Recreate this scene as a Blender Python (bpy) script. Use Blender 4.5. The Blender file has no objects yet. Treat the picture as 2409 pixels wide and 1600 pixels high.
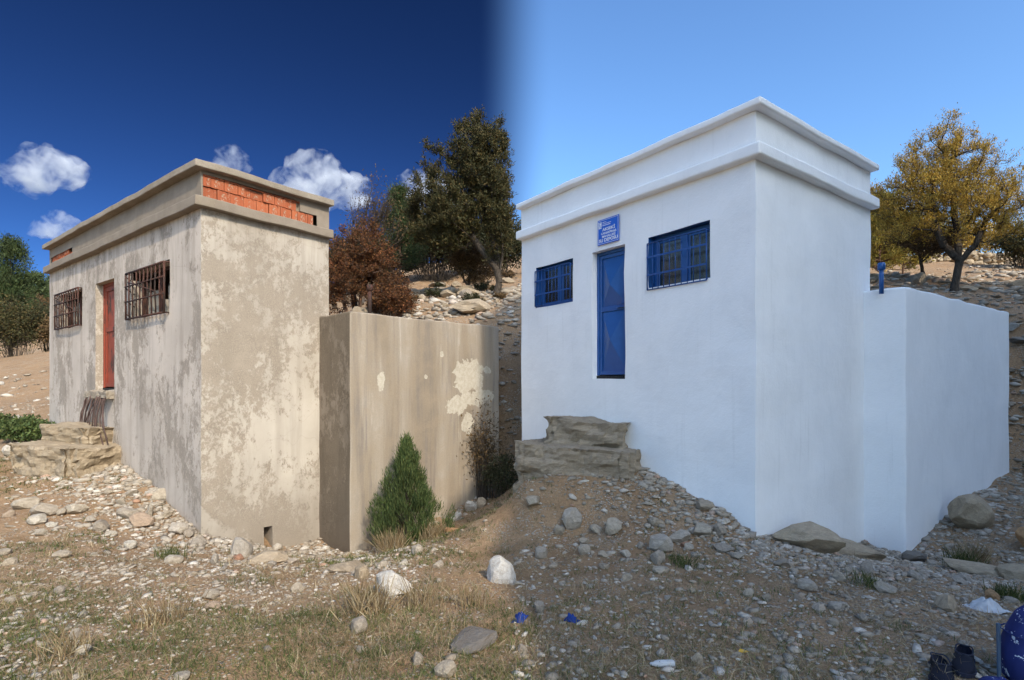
import bpy, bmesh, math, random
import numpy as np
from mathutils import Vector, Matrix, noise as mnoise

S = bpy.context.scene
COL = S.collection
R = math.radians
EZ = 1.75                      # eye height above the world origin

# ------------------------------------------------------------------ camera
cam_d = bpy.data.cameras.new('camera')
cam = bpy.data.objects.new('camera', cam_d)
COL.objects.link(cam)
cam.location = (0, 0, EZ)
cam.rotation_euler = (R(90), 0, 0)
cam_d.sensor_width = 36
cam_d.lens = 36 * 1278.4 / 2409
cam_d.shift_y = 99.4 / 2409
cam_d.clip_start = 0.05
cam_d.clip_end = 6000
S.camera = cam

# ------------------------------------------------------------------ light
SUN_H = Vector((0.5, -0.866))            # towards the sun, seen from above
SUN_EL = R(38)
TAN = math.tan(SUN_EL)
world = bpy.data.worlds.new('World')
S.world = world
world.use_nodes = True
wn = world.node_tree
wn.nodes.clear()
def _sky(alt, air, dust, ozone):
    s = wn.nodes.new('ShaderNodeTexSky')
    s.sky_type = 'NISHITA'
    s.sun_disc = False
    s.sun_elevation = SUN_EL
    s.sun_rotation = math.atan2(SUN_H.x, SUN_H.y)
    s.altitude = alt
    s.air_density = air
    s.dust_density = dust
    s.ozone_density = ozone
    return s
sky_clear = _sky(2500, 1.0, 0.0, 5.0)       # deep, dry mountain blue
sky_pale = _sky(300, 1.2, 3.5, 4.0)         # thin haze towards the other side of the valley
wout = wn.nodes.new('ShaderNodeOutputWorld')
wbg = wn.nodes.new('ShaderNodeBackground')
wtc = wn.nodes.new('ShaderNodeTexCoord')
wsep = wn.nodes.new('ShaderNodeSeparateXYZ')
wn.links.new(wtc.outputs['Generated'], wsep.inputs[0])
wmr = wn.nodes.new('ShaderNodeMapRange')
wmr.interpolation_type = 'SMOOTHSTEP'
wmr.inputs['From Min'].default_value = -0.07       # paler side of the sky begins ahead of the viewer
wmr.inputs['From Max'].default_value = 0.07
def _wm(op, a, b=None, c=None):
    n = wn.nodes.new('ShaderNodeMath'); n.operation = op
    for k, v in enumerate((a, b, c)):
        if v is None: continue
        if isinstance(v, (int, float)): n.inputs[k].default_value = v
        else: wn.links.new(v, n.inputs[k])
    return n.outputs[0]
_x, _y = wsep.outputs['X'], wsep.outputs['Y']
_len = _wm('MAXIMUM', _wm('SQRT', _wm('ADD', _wm('MULTIPLY', _x, _x), _wm('MULTIPLY', _y, _y))), 0.5)
_s = _wm('ADD', _wm('DIVIDE', _wm('MULTIPLY_ADD', _y, -1.5, _x), _len), 1.49)
wn.links.new(_s, wmr.inputs['Value'])
wmul = wn.nodes.new('ShaderNodeMix'); wmul.data_type = 'RGBA'; wmul.blend_type = 'MULTIPLY'
wmul.inputs['Factor'].default_value = 1
wmul.inputs['B'].default_value = (0.10, 0.113, 0.122, 1)
wgm = wn.nodes.new('ShaderNodeGamma'); wgm.inputs[1].default_value = 1.7
wn.links.new(sky_clear.outputs[0], wgm.inputs[0])
wn.links.new(wgm.outputs[0], wmul.inputs['A'])
wmul2 = wn.nodes.new('ShaderNodeMix'); wmul2.data_type = 'RGBA'; wmul2.blend_type = 'MULTIPLY'
wmul2.inputs['Factor'].default_value = 1
wmul2.inputs['B'].default_value = (0.84, 0.955, 0.985, 1)
wgm2 = wn.nodes.new('ShaderNodeGamma'); wgm2.inputs[1].default_value = 1.3
wn.links.new(sky_pale.outputs[0], wgm2.inputs[0])
wn.links.new(wgm2.outputs[0], wmul2.inputs['A'])
wmix = wn.nodes.new('ShaderNodeMix'); wmix.data_type = 'RGBA'
wn.links.new(wmr.outputs[0], wmix.inputs['Factor'])
wn.links.new(wmul.outputs['Result'], wmix.inputs['A'])
wn.links.new(wmul2.outputs['Result'], wmix.inputs['B'])
wn.links.new(wmix.outputs['Result'], wbg.inputs['Color'])
wbg.inputs['Strength'].default_value = 0.14
wn.links.new(wbg.outputs[0], wout.inputs['Surface'])

sun_d = bpy.data.lights.new('sun', 'SUN')
sun_d.energy = 3.05
sun_d.angle = R(0.53)
sun_d.color = (1.0, 0.87, 0.69)
sun = bpy.data.objects.new('sun', sun_d)
COL.objects.link(sun)
_sd = Vector((SUN_H.x * math.cos(SUN_EL), SUN_H.y * math.cos(SUN_EL), math.sin(SUN_EL)))
sun.rotation_euler = _sd.to_track_quat('Z', 'Y').to_euler()
sun.location = (20, -30, 30)

S.view_settings.view_transform = 'Standard'
S.view_settings.look = 'None'
S.view_settings.exposure = 0.57
S.view_settings.gamma = 1.0
S.render.engine = 'CYCLES'
S.cycles.use_denoising = True
S.cycles.max_bounces = 6
S.cycles.diffuse_bounces = 4
S.cycles.transparent_max_bounces = 12
S.cycles.volume_bounces = 4
S.cycles.use_adaptive_sampling = True
S.cycles.adaptive_threshold = 0.02

# ------------------------------------------------------------------ terrain height
LB = dict(cx=-4.415, cy=7.714, yaw=0.652, U=7.729, V=2.076, zst=3.120, zsb=3.020, zct=2.615, zcb=2.470,
          w1=(1.085, 2.683, 1.074, 1.881), w2=(5.332, 6.954, 1.152, 1.931), d=(3.503, 4.533, -0.158, 1.893),
          vb=1.894, pb=0.852, vb2=5.710, zb=1.127, zb2=1.201)
RB = dict(cx=2.943, cy=6.558, yaw=0.941, U=4.688, V=3.304, zst=3.375, zsb=3.280, zct=2.852, zcb=2.692,
          w1=(0.624, 1.635, 1.305, 2.105), w2=(3.256, 4.246, 1.362, 2.130), d=(2.092, 2.793, 0.049, 2.100),
          vb=3.052, pb=0.551, vb2=8.647, zb=1.398, zb2=1.446)

CTRL = np.array([
    # along the foot of the weathered building
    (-4.54, 7.81, -2.11), (-5.02, 8.17, -1.97), (-5.65, 8.66, -1.71), (-6.69, 9.45, -1.47), (-8.22, 10.62, -1.30), (-10.8, 12.59, -1.33),
    (-4.15, 8.06, -2.34), (-3.85, 8.46, -2.56), (-3.28, 9.0, -2.74), (-2.59, 8.7, -2.72), (-2.3, 9.07, -2.77), (-1.26, 10.44, -2.58),
    (-0.81, 11.02, -2.42), (-0.24, 11.78, -2.31),
    # along the foot of the white building
    (2.94, 6.56, -1.90), (2.83, 6.72, -1.77), (2.73, 6.85, -1.63), (2.52, 7.14, -1.54), (2.29, 7.45, -1.43), (2.1, 7.72, -1.31),
    (1.91, 7.97, -1.24), (1.70, 8.18, -1.25), (1.0, 9.08, -1.40), (0.2, 7.9, -1.40), (-0.12, 8.05, -1.78), (0.6, 7.65, -1.38), (1.1, 7.6, -1.40), (0.1, 10.46, -1.95), (3.98, 7.25, -2.20), (5.36, 8.2, -2.50),
    (5.73, 7.91, -2.50), (6.08, 8.16, -2.47), (6.5, 8.47, -2.34), (7.44, 9.15, -2.15), (9.0, 10.29, -2.01), (10.34, 11.26, -1.86),
    # hillside behind the two buildings
    (-1.8, 11.5, -1.2), (-2.9, 13.9, 1.2), (-1.5, 12.9, 1.0), (-0.2, 12.9, 0.6), (0.6, 12.6, 0.3), (-0.2, 13.8, 1.65),
    (-3.57, 15, 1.93), (-2.4, 15, 1.93), (-0.64, 15, 2.05), (-3.2, 20, 3.28), (-0.85, 20, 3.28), (-5.4, 27, 5.27), (-1.15, 27, 5.37),
    (-6.7, 42, 9.3), (-6, 14, 1.0), (-9, 16, 0.4), (-12, 22, 1.6), (-10, 60, 12), (0, 60, 13), (10, 60, 14),
    (4, 13, 1.2), (6, 14.5, 1.8), (2, 14, 1.6), (8.5, 14.6, 1.9), (11, 14, 2.1), (12.27, 15, 2.46), (14.6, 15.5, 2.54), (10.96, 16, 2.8),
    (18, 22, 4.2), (20.7, 22, 4.2), (15.07, 22, 4.3), (24.5, 30, 6.5), (20.5, 30, 6.6), (36.8, 45, 10.5), (60, 60, 14),
    (11.3, 11.5, -1.6), (11.3, 12.1, -0.5), (12.2, 13, 1.6), (10.5, 13, 1.6), (13.5, 12.2, 0.6), (14, 10, -1.2),
    # bank beyond the weathered building
    (-12.65, 14, -1.1), (-16.3, 18, -0.71), (-21.7, 24, 0.18), (-27, 30, 1.44), (-36, 39, 1.2), (-54, 60, 6.3), (-90, 100, 13.8), (-144, 160, 24),
    (-10.8, 11.5, -1.31), (-16, 12, -1.2), (-14, 8, -1.75), (-9, 8, -1.80),
    # the flat in front
    (-3, 3, -1.63), (0, 3, -1.66), (3, 3, -1.66), (-4, 5, -1.84), (0, 5, -1.95), (3.5, 5, -1.85), (-5.65, 6, -1.85), (-8, 8.5, -1.67),
    (-2.2, 7, -2.30), (-3.5, 6.5, -2.1), (-1, 6, -2.05), (1, 7, -1.92), (0, 7, -2.1), (0, 8.8, -2.1), (4, 5.8, -2.0), (5.5, 6.5, -2.26), (7, 7, -2.25),
    (7.5, 7.6, -2.12), (8, 8.3, -2.08), (9.5, 8, -2.0),
    (0, -2, -1.6), (0, -12, -1.7), (-15, 0, -1.8), (15, 0, -1.7), (-15, -15, -2.0), (15, -15, -1.5), (-60, 0, -3), (60, 0, -1),
    (-150, 20, 0), (150, 40, 8), (0, -150, -4), (-260, 260, 34), (260, 260, 36), (0, 220, 24), (-200, -150, -8), (200, -150, 0)], float)
CTRL[:, 2] += EZ

def _rbf_fit():
    P = CTRL[:, :2]
    n = len(P)
    A = np.zeros((n + 3, n + 3))
    A[:n, :n] = np.linalg.norm(P[:, None] - P[None], axis=2)
    A[:n, n] = 1; A[:n, n + 1:] = P
    A[n, :n] = 1; A[n + 1:, :n] = P.T
    A[:n, :n] += np.eye(n) * -0.02
    b = np.zeros(n + 3); b[:n] = CTRL[:, 2]
    return np.linalg.solve(A, b)
_W = _rbf_fit()

def _hash(i, j, s):
    v = np.sin(i * 127.1 + j * 311.7 + s * 74.7) * 43758.5453
    return v - np.floor(v)
def vnoise(x, y, s=0.):
    xi, yi = np.floor(x), np.floor(y)
    fx, fy = x - xi, y - yi
    fx = fx * fx * (3 - 2 * fx); fy = fy * fy * (3 - 2 * fy)
    a = _hash(xi, yi, s); b = _hash(xi + 1, yi, s); c = _hash(xi, yi + 1, s); d = _hash(xi + 1, yi + 1, s)
    return (a * (1 - fx) + b * fx) * (1 - fy) + (c * (1 - fx) + d * fx) * fy - 0.5
def fbm(x, y, f, o=4, s=0.):
    r = 0.; a = 1.
    for k in range(o):
        r = r + a * vnoise(x * f, y * f, s + k * 3.3); f *= 2.03; a *= 0.5
    return r
def H(x, y):
    x = np.atleast_1d(np.asarray(x, float)); y = np.atleast_1d(np.asarray(y, float))
    sh = x.shape; x = x.ravel(); y = y.ravel()
    out = np.empty(len(x)); n = len(CTRL)
    for k in range(0, len(x), 20000):
        xs, ys = x[k:k + 20000], y[k:k + 20000]
        d = np.sqrt((xs[:, None] - CTRL[None, :, 0]) ** 2 + (ys[:, None] - CTRL[None, :, 1]) ** 2)
        out[k:k + 20000] = d @ _W[:n] + _W[n] + _W[n + 1] * xs + _W[n + 2] * ys
    dist = np.hypot(x, y)
    amp = np.clip((dist - 14) / 12, 0, 1)
    out = out + fbm(x, y, 1.4, 4, 5.) * 0.05 + fbm(x, y, 0.35, 4, 9.) * 0.45 * amp + fbm(x, y, 9., 2, 2.) * 0.018
    return out.reshape(sh)
def h1(x, y):
    return float(H([x], [y])[0])

# ------------------------------------------------------------------ node helpers
class NT:
    def __init__(self, name):
        self.m = bpy.data.materials.new(name)
        self.m.use_nodes = True
        self.t = self.m.node_tree
        self.t.nodes.clear()
        self.out = self.n('ShaderNodeOutputMaterial')
        self.tc = self.n('ShaderNodeTexCoord')
        self.obj = self.tc.outputs['Object']
    def n(self, typ, **kw):
        nd = self.t.nodes.new(typ)
        for k, v in kw.items():
            setattr(nd, k, v)
        return nd
    def put(self, sock, v):
        if isinstance(v, bpy.types.NodeSocket):
            self.t.links.new(v, sock)
        elif v is not None:
            if isinstance(v, (tuple, list)) and len(v) == 3 and sock.type == 'RGBA':
                v = (*v, 1)
            sock.default_value = v
    def mapv(self, scale=(1, 1, 1), rot=(0, 0, 0), loc=(0, 0, 0), src=None):
        m = self.n('ShaderNodeMapping')
        self.put(m.inputs['Vector'], src or self.obj)
        m.inputs['Scale'].default_value = scale
        m.inputs['Rotation'].default_value = rot
        m.inputs['Location'].default_value = loc
        return m.outputs[0]
    def noise(self, scale, detail=4, rough=0.55, dist=0., vec=None):
        n = self.n('ShaderNodeTexNoise')
        self.put(n.inputs['Vector'], vec or self.obj)
        n.inputs['Scale'].default_value = scale
        n.inputs['Detail'].default_value = detail
        n.inputs['Roughness'].default_value = rough
        n.inputs['Distortion'].default_value = dist
        return n.outputs['Fac']
    def voro(self, scale, feature='F1', vec=None, out='Distance'):
        n = self.n('ShaderNodeTexVoronoi', feature=feature)
        self.put(n.inputs['Vector'], vec or self.obj)
        n.inputs['Scale'].default_value = scale
        return n.outputs[out]
    def ramp(self, fac, stops, interp='LINEAR'):
        r = self.n('ShaderNodeValToRGB')
        cr = r.color_ramp
        cr.interpolation = interp
        while len(cr.elements) < len(stops):
            cr.elements.new(0.5)
        for e, (p, c) in zip(cr.elements, stops):
            e.position = p
            e.color = (c, c, c, 1) if isinstance(c, (int, float)) else (*c, 1)
        self.put(r.inputs[0], fac)
        return r.outputs[0]
    def step(self, fac, lo, hi):
        m = self.n('ShaderNodeMapRange')
        m.inputs['From Min'].default_value = lo
        m.inputs['From Max'].default_value = hi
        self.put(m.inputs['Value'], fac)
        return m.outputs[0]
    def mix(self, fac, a, b, blend='MIX'):
        m = self.n('ShaderNodeMix', data_type='RGBA', blend_type=blend)
        self.put(m.inputs['Factor'], fac)
        self.put(m.inputs['A'], a)
        self.put(m.inputs['B'], b)
        return m.outputs['Result']
    def math(self, op, a, b=None):
        m = self.n('ShaderNodeMath', operation=op)
        self.put(m.inputs[0], a)
        if b is not None:
            self.put(m.inputs[1], b)
        return m.outputs[0]
    def bump(self, h, strength=0.3, dist=0.02):
        b = self.n('ShaderNodeBump')
        b.inputs['Strength'].default_value = strength
        b.inputs['Distance'].default_value = dist
        self.put(b.inputs['Height'], h)
        return b.outputs[0]
    def island(self):
        return self.n('ShaderNodeNewGeometry').outputs['Random Per Island']
    def rnd(self):
        return self.n('ShaderNodeObjectInfo').outputs['Random']
    def finish(self, color, rough=0.85, normal=None, metal=0., spec=0.3):
        p = self.n('ShaderNodeBsdfPrincipled')
        self.put(p.inputs['Base Color'], color)
        self.put(p.inputs['Roughness'], rough)
        p.inputs['Metallic'].default_value = metal
        p.inputs['Specular IOR Level'].default_value = spec
        if normal is not None:
            self.put(p.inputs['Normal'], normal)
        self.t.links.new(p.outputs[0], self.out.inputs['Surface'])
        return self.m

M = {}
def m_ground():
    t = NT('ground_soil')
    big = t.noise(0.35, 5, 0.6)
    mid = t.noise(2.2, 6, 0.65)
    fine = t.noise(28, 5, 0.7)
    peb = t.voro(34)
    peb2 = t.voro(80)
    soil = t.mix(t.step(mid, 0.35, 0.65), (0.29, 0.18, 0.10), (0.39, 0.27, 0.165))
    soil = t.mix(t.step(big, 0.42, 0.62), soil, (0.37, 0.235, 0.13))
    soil = t.mix(t.step(fine, 0.35, 0.7), t.mix(0.45, soil, (0.08, 0.055, 0.035)), soil)
    gm = t.math('MULTIPLY', t.step(t.noise(3.1, 4), 0.45, 0.62), t.step(peb, 0.42, 0.30))
    soil = t.mix(gm, soil, t.ramp(t.voro(34, out='Color'), [(0, (0.42, 0.37, 0.30)), (0.6, (0.33, 0.29, 0.24)), (1, (0.5, 0.46, 0.4))]))
    hgt = t.math('ADD', t.math('MULTIPLY', t.step(peb, 0.5, 0.1), gm), t.math('ADD', t.math('MULTIPLY', fine, 0.6), t.math('MULTIPLY', peb2, -0.5)))
    return t.finish(soil, 0.95, t.bump(hgt, 0.8, 0.025), spec=0.1)
M['ground'] = m_ground()

def m_stone(name, stops, bedding=False, rnd=True):
    t = NT(name)
    v = t.mapv((1, 1, 3.2)) if bedding else t.obj
    n1 = t.noise(6, 6, 0.65, vec=v)
    n2 = t.noise(40, 4, 0.7, vec=v)
    base = t.ramp(t.rnd() if rnd else n1, stops)
    c = t.mix(t.step(n1, 0.35, 0.7), t.mix(0.5, base, (0.16, 0.12, 0.08)), base)
    c = t.mix(t.math('MULTIPLY', t.step(t.noise(14, 5, 0.7), 0.6, 0.72), 0.6), c, (0.30, 0.17, 0.075))
    c = t.mix(t.step(n2, 0.3, 0.65), t.mix(0.35, c, (0.1, 0.08, 0.06)), c)
    return t.finish(c, 0.9, t.bump(t.math('ADD', n1, t.math('MULTIPLY', n2, 0.4)), 0.7, 0.03), spec=0.15)
PALE = [(0, (0.42, 0.355, 0.27)), (0.35, (0.50, 0.44, 0.35)), (0.65, (0.36, 0.31, 0.25)), (0.85, (0.60, 0.55, 0.46)), (1, (0.40, 0.27, 0.18))]
M['stone'] = m_stone('stone_pale', PALE)
M['stone_white'] = m_stone('stone_white', [(0, (0.66, 0.63, 0.57)), (1, (0.58, 0.54, 0.47))])
M['stone_grey'] = m_stone('stone_grey', [(0, (0.40, 0.36, 0.30)), (1, (0.46, 0.42, 0.36))])
M['stone_dark'] = m_stone('stone_dark', [(0, (0.16, 0.15, 0.14)), (1, (0.2, 0.19, 0.17))])
M['stone_tan'] = m_stone('stone_tan', [(0, (0.42, 0.33, 0.22)), (1, (0.46, 0.37, 0.26))])
M['stone_orange'] = m_stone('stone_orange', [(0, (0.5, 0.28, 0.13)), (1, (0.5, 0.3, 0.15))])
M['stone_red'] = m_stone('stone_red', [(0, (0.42, 0.2, 0.12)), (1, (0.42, 0.22, 0.14))])
M['ledge'] = m_stone('bedded_rock', [(0.2, (0.27, 0.205, 0.135)), (0.5, (0.38, 0.305, 0.21)), (0.8, (0.32, 0.27, 0.205))], True, False)
M['ledge_grey'] = m_stone('bedded_rock_grey', [(0.2, (0.27, 0.22, 0.16)), (0.5, (0.36, 0.30, 0.22)), (0.8, (0.31, 0.27, 0.22))], True, False)
M['bluff'] = m_stone('bluff_rock', [(0.2, (0.2, 0.16, 0.11)), (0.8, (0.3, 0.26, 0.2))], True, False)

def m_pebble():
    t = NT('pebbles')
    r = t.island()
    c = t.ramp(r, [(0, (0.23, 0.20, 0.16)), (0.3, (0.33, 0.29, 0.235)), (0.55, (0.27, 0.225, 0.17)), (0.8, (0.41, 0.37, 0.31)), (0.95, (0.53, 0.49, 0.43)), (1, (0.34, 0.2, 0.13))])
    c = t.mix(t.step(t.noise(60, 3), 0.35, 0.6), t.mix(0.4, c, (0.2, 0.14, 0.09)), c)
    return t.finish(c, 0.9, spec=0.15)
M['pebble'] = m_pebble()

def m_plaster(name, cement, wash, streak, stain, amount, zs=1.0, fine=1.0):
    """old limewash flaking off cement render"""
    t = NT(name)
    v = t.mapv((1, 1, zs))
    a = t.noise(0.95, 6, 0.62, 0.4, vec=v)
    b = t.noise(7.0 * fine, 9, 0.74, 0.35, vec=v)
    c = t.noise(26 * fine, 6, 0.72, vec=v)
    d = t.noise(3.0, 6, 0.6, 0.5)
    msk = t.math('ADD', t.math('ADD', t.math('MULTIPLY', a, 1.15), t.math('MULTIPLY', b, 0.85)), t.math('MULTIPLY', c, 0.42))
    flake = t.math('MULTIPLY', t.step(msk, amount - 0.01, amount + 0.085), t.ramp(t.noise(0.55, 3, 0.5), [(0.3, 0.45), (0.6, 1.0)]))
    cem = t.mix(t.step(d, 0.35, 0.65), cement, tuple(x * 0.78 for x in cement))
    cem = t.mix(t.step(t.noise(60, 3), 0.4, 0.7), cem, tuple(x * 1.12 for x in cement))
    was = t.mix(t.step(t.noise(1.7, 4), 0.35, 0.65), wash, tuple(x * 0.88 for x in wash))
    col = t.mix(flake, cem, was)
    st = t.noise(1.0, 5, 0.62, vec=t.mapv((4.2, 4.2, 0.35)))
    col = t.mix(t.math('MULTIPLY', t.step(st, 0.50, 0.66), streak), col, stain)
    sp = t.n('ShaderNodeSeparateXYZ'); t.put(sp.inputs[0], t.obj)
    run = t.math('MULTIPLY', t.step(sp.outputs['Z'], 2.6, 4.2), t.step(t.noise(1.0, 5, 0.65, vec=t.mapv((5.5, 5.5, 0.5), loc=(9, 4, 2))), 0.46, 0.66))
    col = t.mix(t.math('MULTIPLY', run, 0.6), col, stain)          # rust-grey runs below the ledge
    damp = t.math('ADD', sp.outputs['Z'], t.math('MULTIPLY', t.noise(1.6, 5, 0.6, vec=t.mapv((1, 1, 0.6), loc=(3, 8, 1))), -2.4))
    col = t.mix(t.math('MULTIPLY', t.step(damp, -0.9, -1.7), 0.55), col, tuple(x * 0.8 for x in cement))
    crk = t.step(t.voro(1.1, 'DISTANCE_TO_EDGE', vec=t.mix(0.35, t.obj, t.n('ShaderNodeTexNoise').outputs['Color'])), 0.006, 0.0)
    col = t.mix(t.math('MULTIPLY', crk, 0.10), col, tuple(x * 0.4 for x in cement))
    hgt = t.math('ADD', t.math('MULTIPLY', flake, 0.5), t.math('ADD', t.math('MULTIPLY', c, 0.5), t.math('MULTIPLY', crk, -0.15)))
    return t.finish(col, 0.93, t.bump(hgt, 0.55, 0.012), spec=0.12)
M['pl_side'] = m_plaster('plaster_beige', (0.295, 0.25, 0.20), (0.475, 0.428, 0.365), 0.30, (0.23, 0.195, 0.155), 1.165, 0.8, 1.35)
M['pl_front'] = m_plaster('plaster_greyish', (0.30, 0.255, 0.21), (0.54, 0.468, 0.40), 0.42, (0.22, 0.185, 0.15), 1.135, 0.6, 1.15)
M['pl_dark'] = m_plaster('plaster_shade_tone', (0.15, 0.118, 0.085), (0.23, 0.185, 0.14), 0.6, (0.10, 0.08, 0.058), 1.25, 0.6)  # shade on the old tank's front-facing end, put into a darker plaster colour

def m_tank():
    t = NT('plaster_streaked')
    s1 = t.noise(1.0, 4, 0.6, vec=t.mapv((2.2, 2.2, 0.22)))
    s2 = t.noise(1.0, 6, 0.66, 0.25, vec=t.mapv((5.5, 5.5, 0.42), loc=(3, 1, 0)))
    col = t.mix(t.step(s1, 0.40, 0.60), (0.25, 0.205, 0.155), (0.36, 0.315, 0.26))
    col = t.mix(t.math('MULTIPLY', t.step(s2, 0.52, 0.64), 0.75), col, (0.19, 0.165, 0.145))
    col = t.mix(t.math('MULTIPLY', t.step(s2, 0.40, 0.32), 0.6), col, (0.46, 0.42, 0.36))
    mott = t.noise(2.6, 7, 0.68, 0.4)
    col = t.mix(t.math('MULTIPLY', t.step(mott, 0.40, 0.62), 0.55), col, (0.31, 0.25, 0.18))
    sep = t.n('ShaderNodeSeparateXYZ'); t.put(sep.inputs[0], t.obj)
    def blob(cy, cz, ry, rz):                     # where the render coat has fallen off
        a = t.math('POWER', t.math('ABSOLUTE', t.math('DIVIDE', t.math('SUBTRACT', sep.outputs['Y'], cy), ry)), 2.0)
        b = t.math('POWER', t.math('ABSOLUTE', t.math('DIVIDE', t.math('SUBTRACT', sep.outputs['Z'], cz), rz)), 2.0)
        return t.math('ADD', a, b)
    nz = t.math('MULTIPLY', t.math('SUBTRACT', t.noise(3.2, 6, 0.66, 0.5), 0.5), 5.5)
    patch = None
    for q in ((4.75, 1.85, 0.42, 0.33), (5.0, 1.45, 0.5, 0.16), (4.35, 1.3, 0.3, 0.18), (4.7, 0.95, 0.16, 0.2), (2.52, 1.75, 0.08, 0.2), (3.95, 2.3, 0.06, 0.06), (5.3, 2.0, 0.12, 0.08), (3.55, 1.85, 0.05, 0.05), (5.1, 0.3, 0.12, 0.12)):
        k = t.step(t.math('ADD', blob(*q), nz), 1.05, 0.95)
        patch = k if patch is None else t.math('MAXIMUM', patch, k)
    fall = None
    bare = t.mix(t.step(t.noise(16, 5), 0.4, 0.6), (0.50, 0.455, 0.375), (0.43, 0.385, 0.31))
    col = t.mix(patch, col, bare)
    g = t.noise(40, 5, 0.7)
    col = t.mix(t.step(g, 0.3, 0.65), t.mix(0.2, col, (0.1, 0.08, 0.06)), col)
    hgt = t.math('ADD', t.math('MULTIPLY', patch, -0.8), t.math('ADD', t.math('MULTIPLY', g, 0.35), t.math('MULTIPLY', t.noise(6, 4), 0.5)))
    return t.finish(col, 0.92, t.bump(hgt, 0.5, 0.012), spec=0.12)
M['tank'] = m_tank()

def m_concrete(name, a, b, grit=1.0):
    t = NT(name)
    n1 = t.noise(3, 6, 0.62)
    n2 = t.noise(55, 5, 0.75)
    v = t.voro(90)
    col = t.mix(t.step(n1, 0.35, 0.65), a, b)
    col = t.mix(t.math('MULTIPLY', t.step(n2, 0.42, 0.62), 0.45 * grit), t.mix(0.4 * grit, col, (0.1, 0.08, 0.06)), col)
    col = t.mix(t.math('MULTIPLY', t.step(t.noise(2, 5, 0.65), 0.56, 0.68), 0.4), col, (0.20, 0.16, 0.11))
    return t.finish(col, 0.92, t.bump(t.math('ADD', n2, t.math('MULTIPLY', v, grit)), 0.6 * grit, 0.015), spec=0.12)
M['slab'] = m_concrete('aggregate_concrete', (0.42, 0.365, 0.295), (0.32, 0.27, 0.21), 1.0)
M['cornice'] = m_concrete('cornice_render', (0.285, 0.24, 0.19), (0.225, 0.185, 0.145), 0.5)
M['block'] = m_concrete('block_concrete', (0.42, 0.38, 0.32), (0.3, 0.27, 0.23), 0.8)
M['mortar'] = m_concrete('mortar', (0.40, 0.34, 0.27), (0.22, 0.17, 0.13), 0.8)

def m_white():
    t = NT('white_paint')
    n = t.noise(1.1, 6, 0.62, 0.5)
    br = t.noise(3.0, 6, 0.66, 0.3, vec=t.mapv((1.3, 1.3, 0.45)))
    col = t.mix(t.step(n, 0.32, 0.68), (0.80, 0.805, 0.805), (0.87, 0.87, 0.865))
    col = t.mix(t.math('MULTIPLY', t.step(br, 0.52, 0.68), 0.22), col, (0.72, 0.725, 0.73))
    drip = t.noise(1.0, 4, 0.6, vec=t.mapv((9, 9, 0.5)))
    col = t.mix(t.math('MULTIPLY', t.step(drip, 0.60, 0.72), 0.22), col, (0.6, 0.6, 0.59))
    spk = t.step(t.noise(45, 4, 0.6), 0.69, 0.72)
    col = t.mix(t.math('MULTIPLY', spk, 0.35), col, (0.45, 0.42, 0.38))
    hgt = t.math('ADD', t.noise(5, 6, 0.62), t.math('MULTIPLY', t.noise(38, 4, 0.65), 0.35))
    return t.finish(col, 0.75, t.bump(hgt, 0.3, 0.03), spec=0.2)
M['white'] = m_white()

def m_paint(name, col, worn=None, amt=0.7, rough=0.4, dark=0.6):
    t = NT(name)
    n = t.noise(5, 6, 0.65)
    c = t.mix(t.step(n, 0.35, 0.7), tuple(x * dark for x in col), col)
    rr = rough
    if worn:
        w = t.step(t.noise(3.2, 7, 0.68, 0.4, vec=t.mapv((2, 2, 0.7))), amt, amt + 0.06)
        c = t.mix(w, c, worn)
    return t.finish(c, rr, t.bump(t.noise(30, 4), 0.15, 0.01), spec=0.4)
M['blue'] = m_paint('blue_gloss_paint', (0.018, 0.092, 0.30), None, 0.7, 0.28, 0.85)
M['blue_bar'] = m_paint('blue_bar_paint', (0.018, 0.075, 0.26), None, 0.7, 0.4, 0.8)
M['sign'] = m_paint('sign_blue', (0.012, 0.11, 0.56), None, 0.7, 0.35, 0.95)
M['sign_w'] = m_paint('sign_white', (0.75, 0.77, 0.8), None, 0.7, 0.4, 0.95)
M['red'] = m_paint('red_oxide_paint', (0.24, 0.042, 0.019), (0.03, 0.016, 0.012), 0.53, 0.6, 0.75)
M['rust'] = m_paint('rusty_iron', (0.075, 0.03, 0.02), (0.03, 0.018, 0.014), 0.5, 0.85, 0.6)
M['rebar'] = m_paint('rebar_iron', (0.10, 0.06, 0.05), (0.05, 0.03, 0.025), 0.5, 0.85, 0.6)
M['dark_steel'] = m_paint('grey_blue_steel', (0.06, 0.10, 0.16), None, 0.6, 0.5, 0.8)
M['black'] = m_paint('dark_gap', (0.012, 0.012, 0.013), None, 0.6, 0.8)

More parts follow.
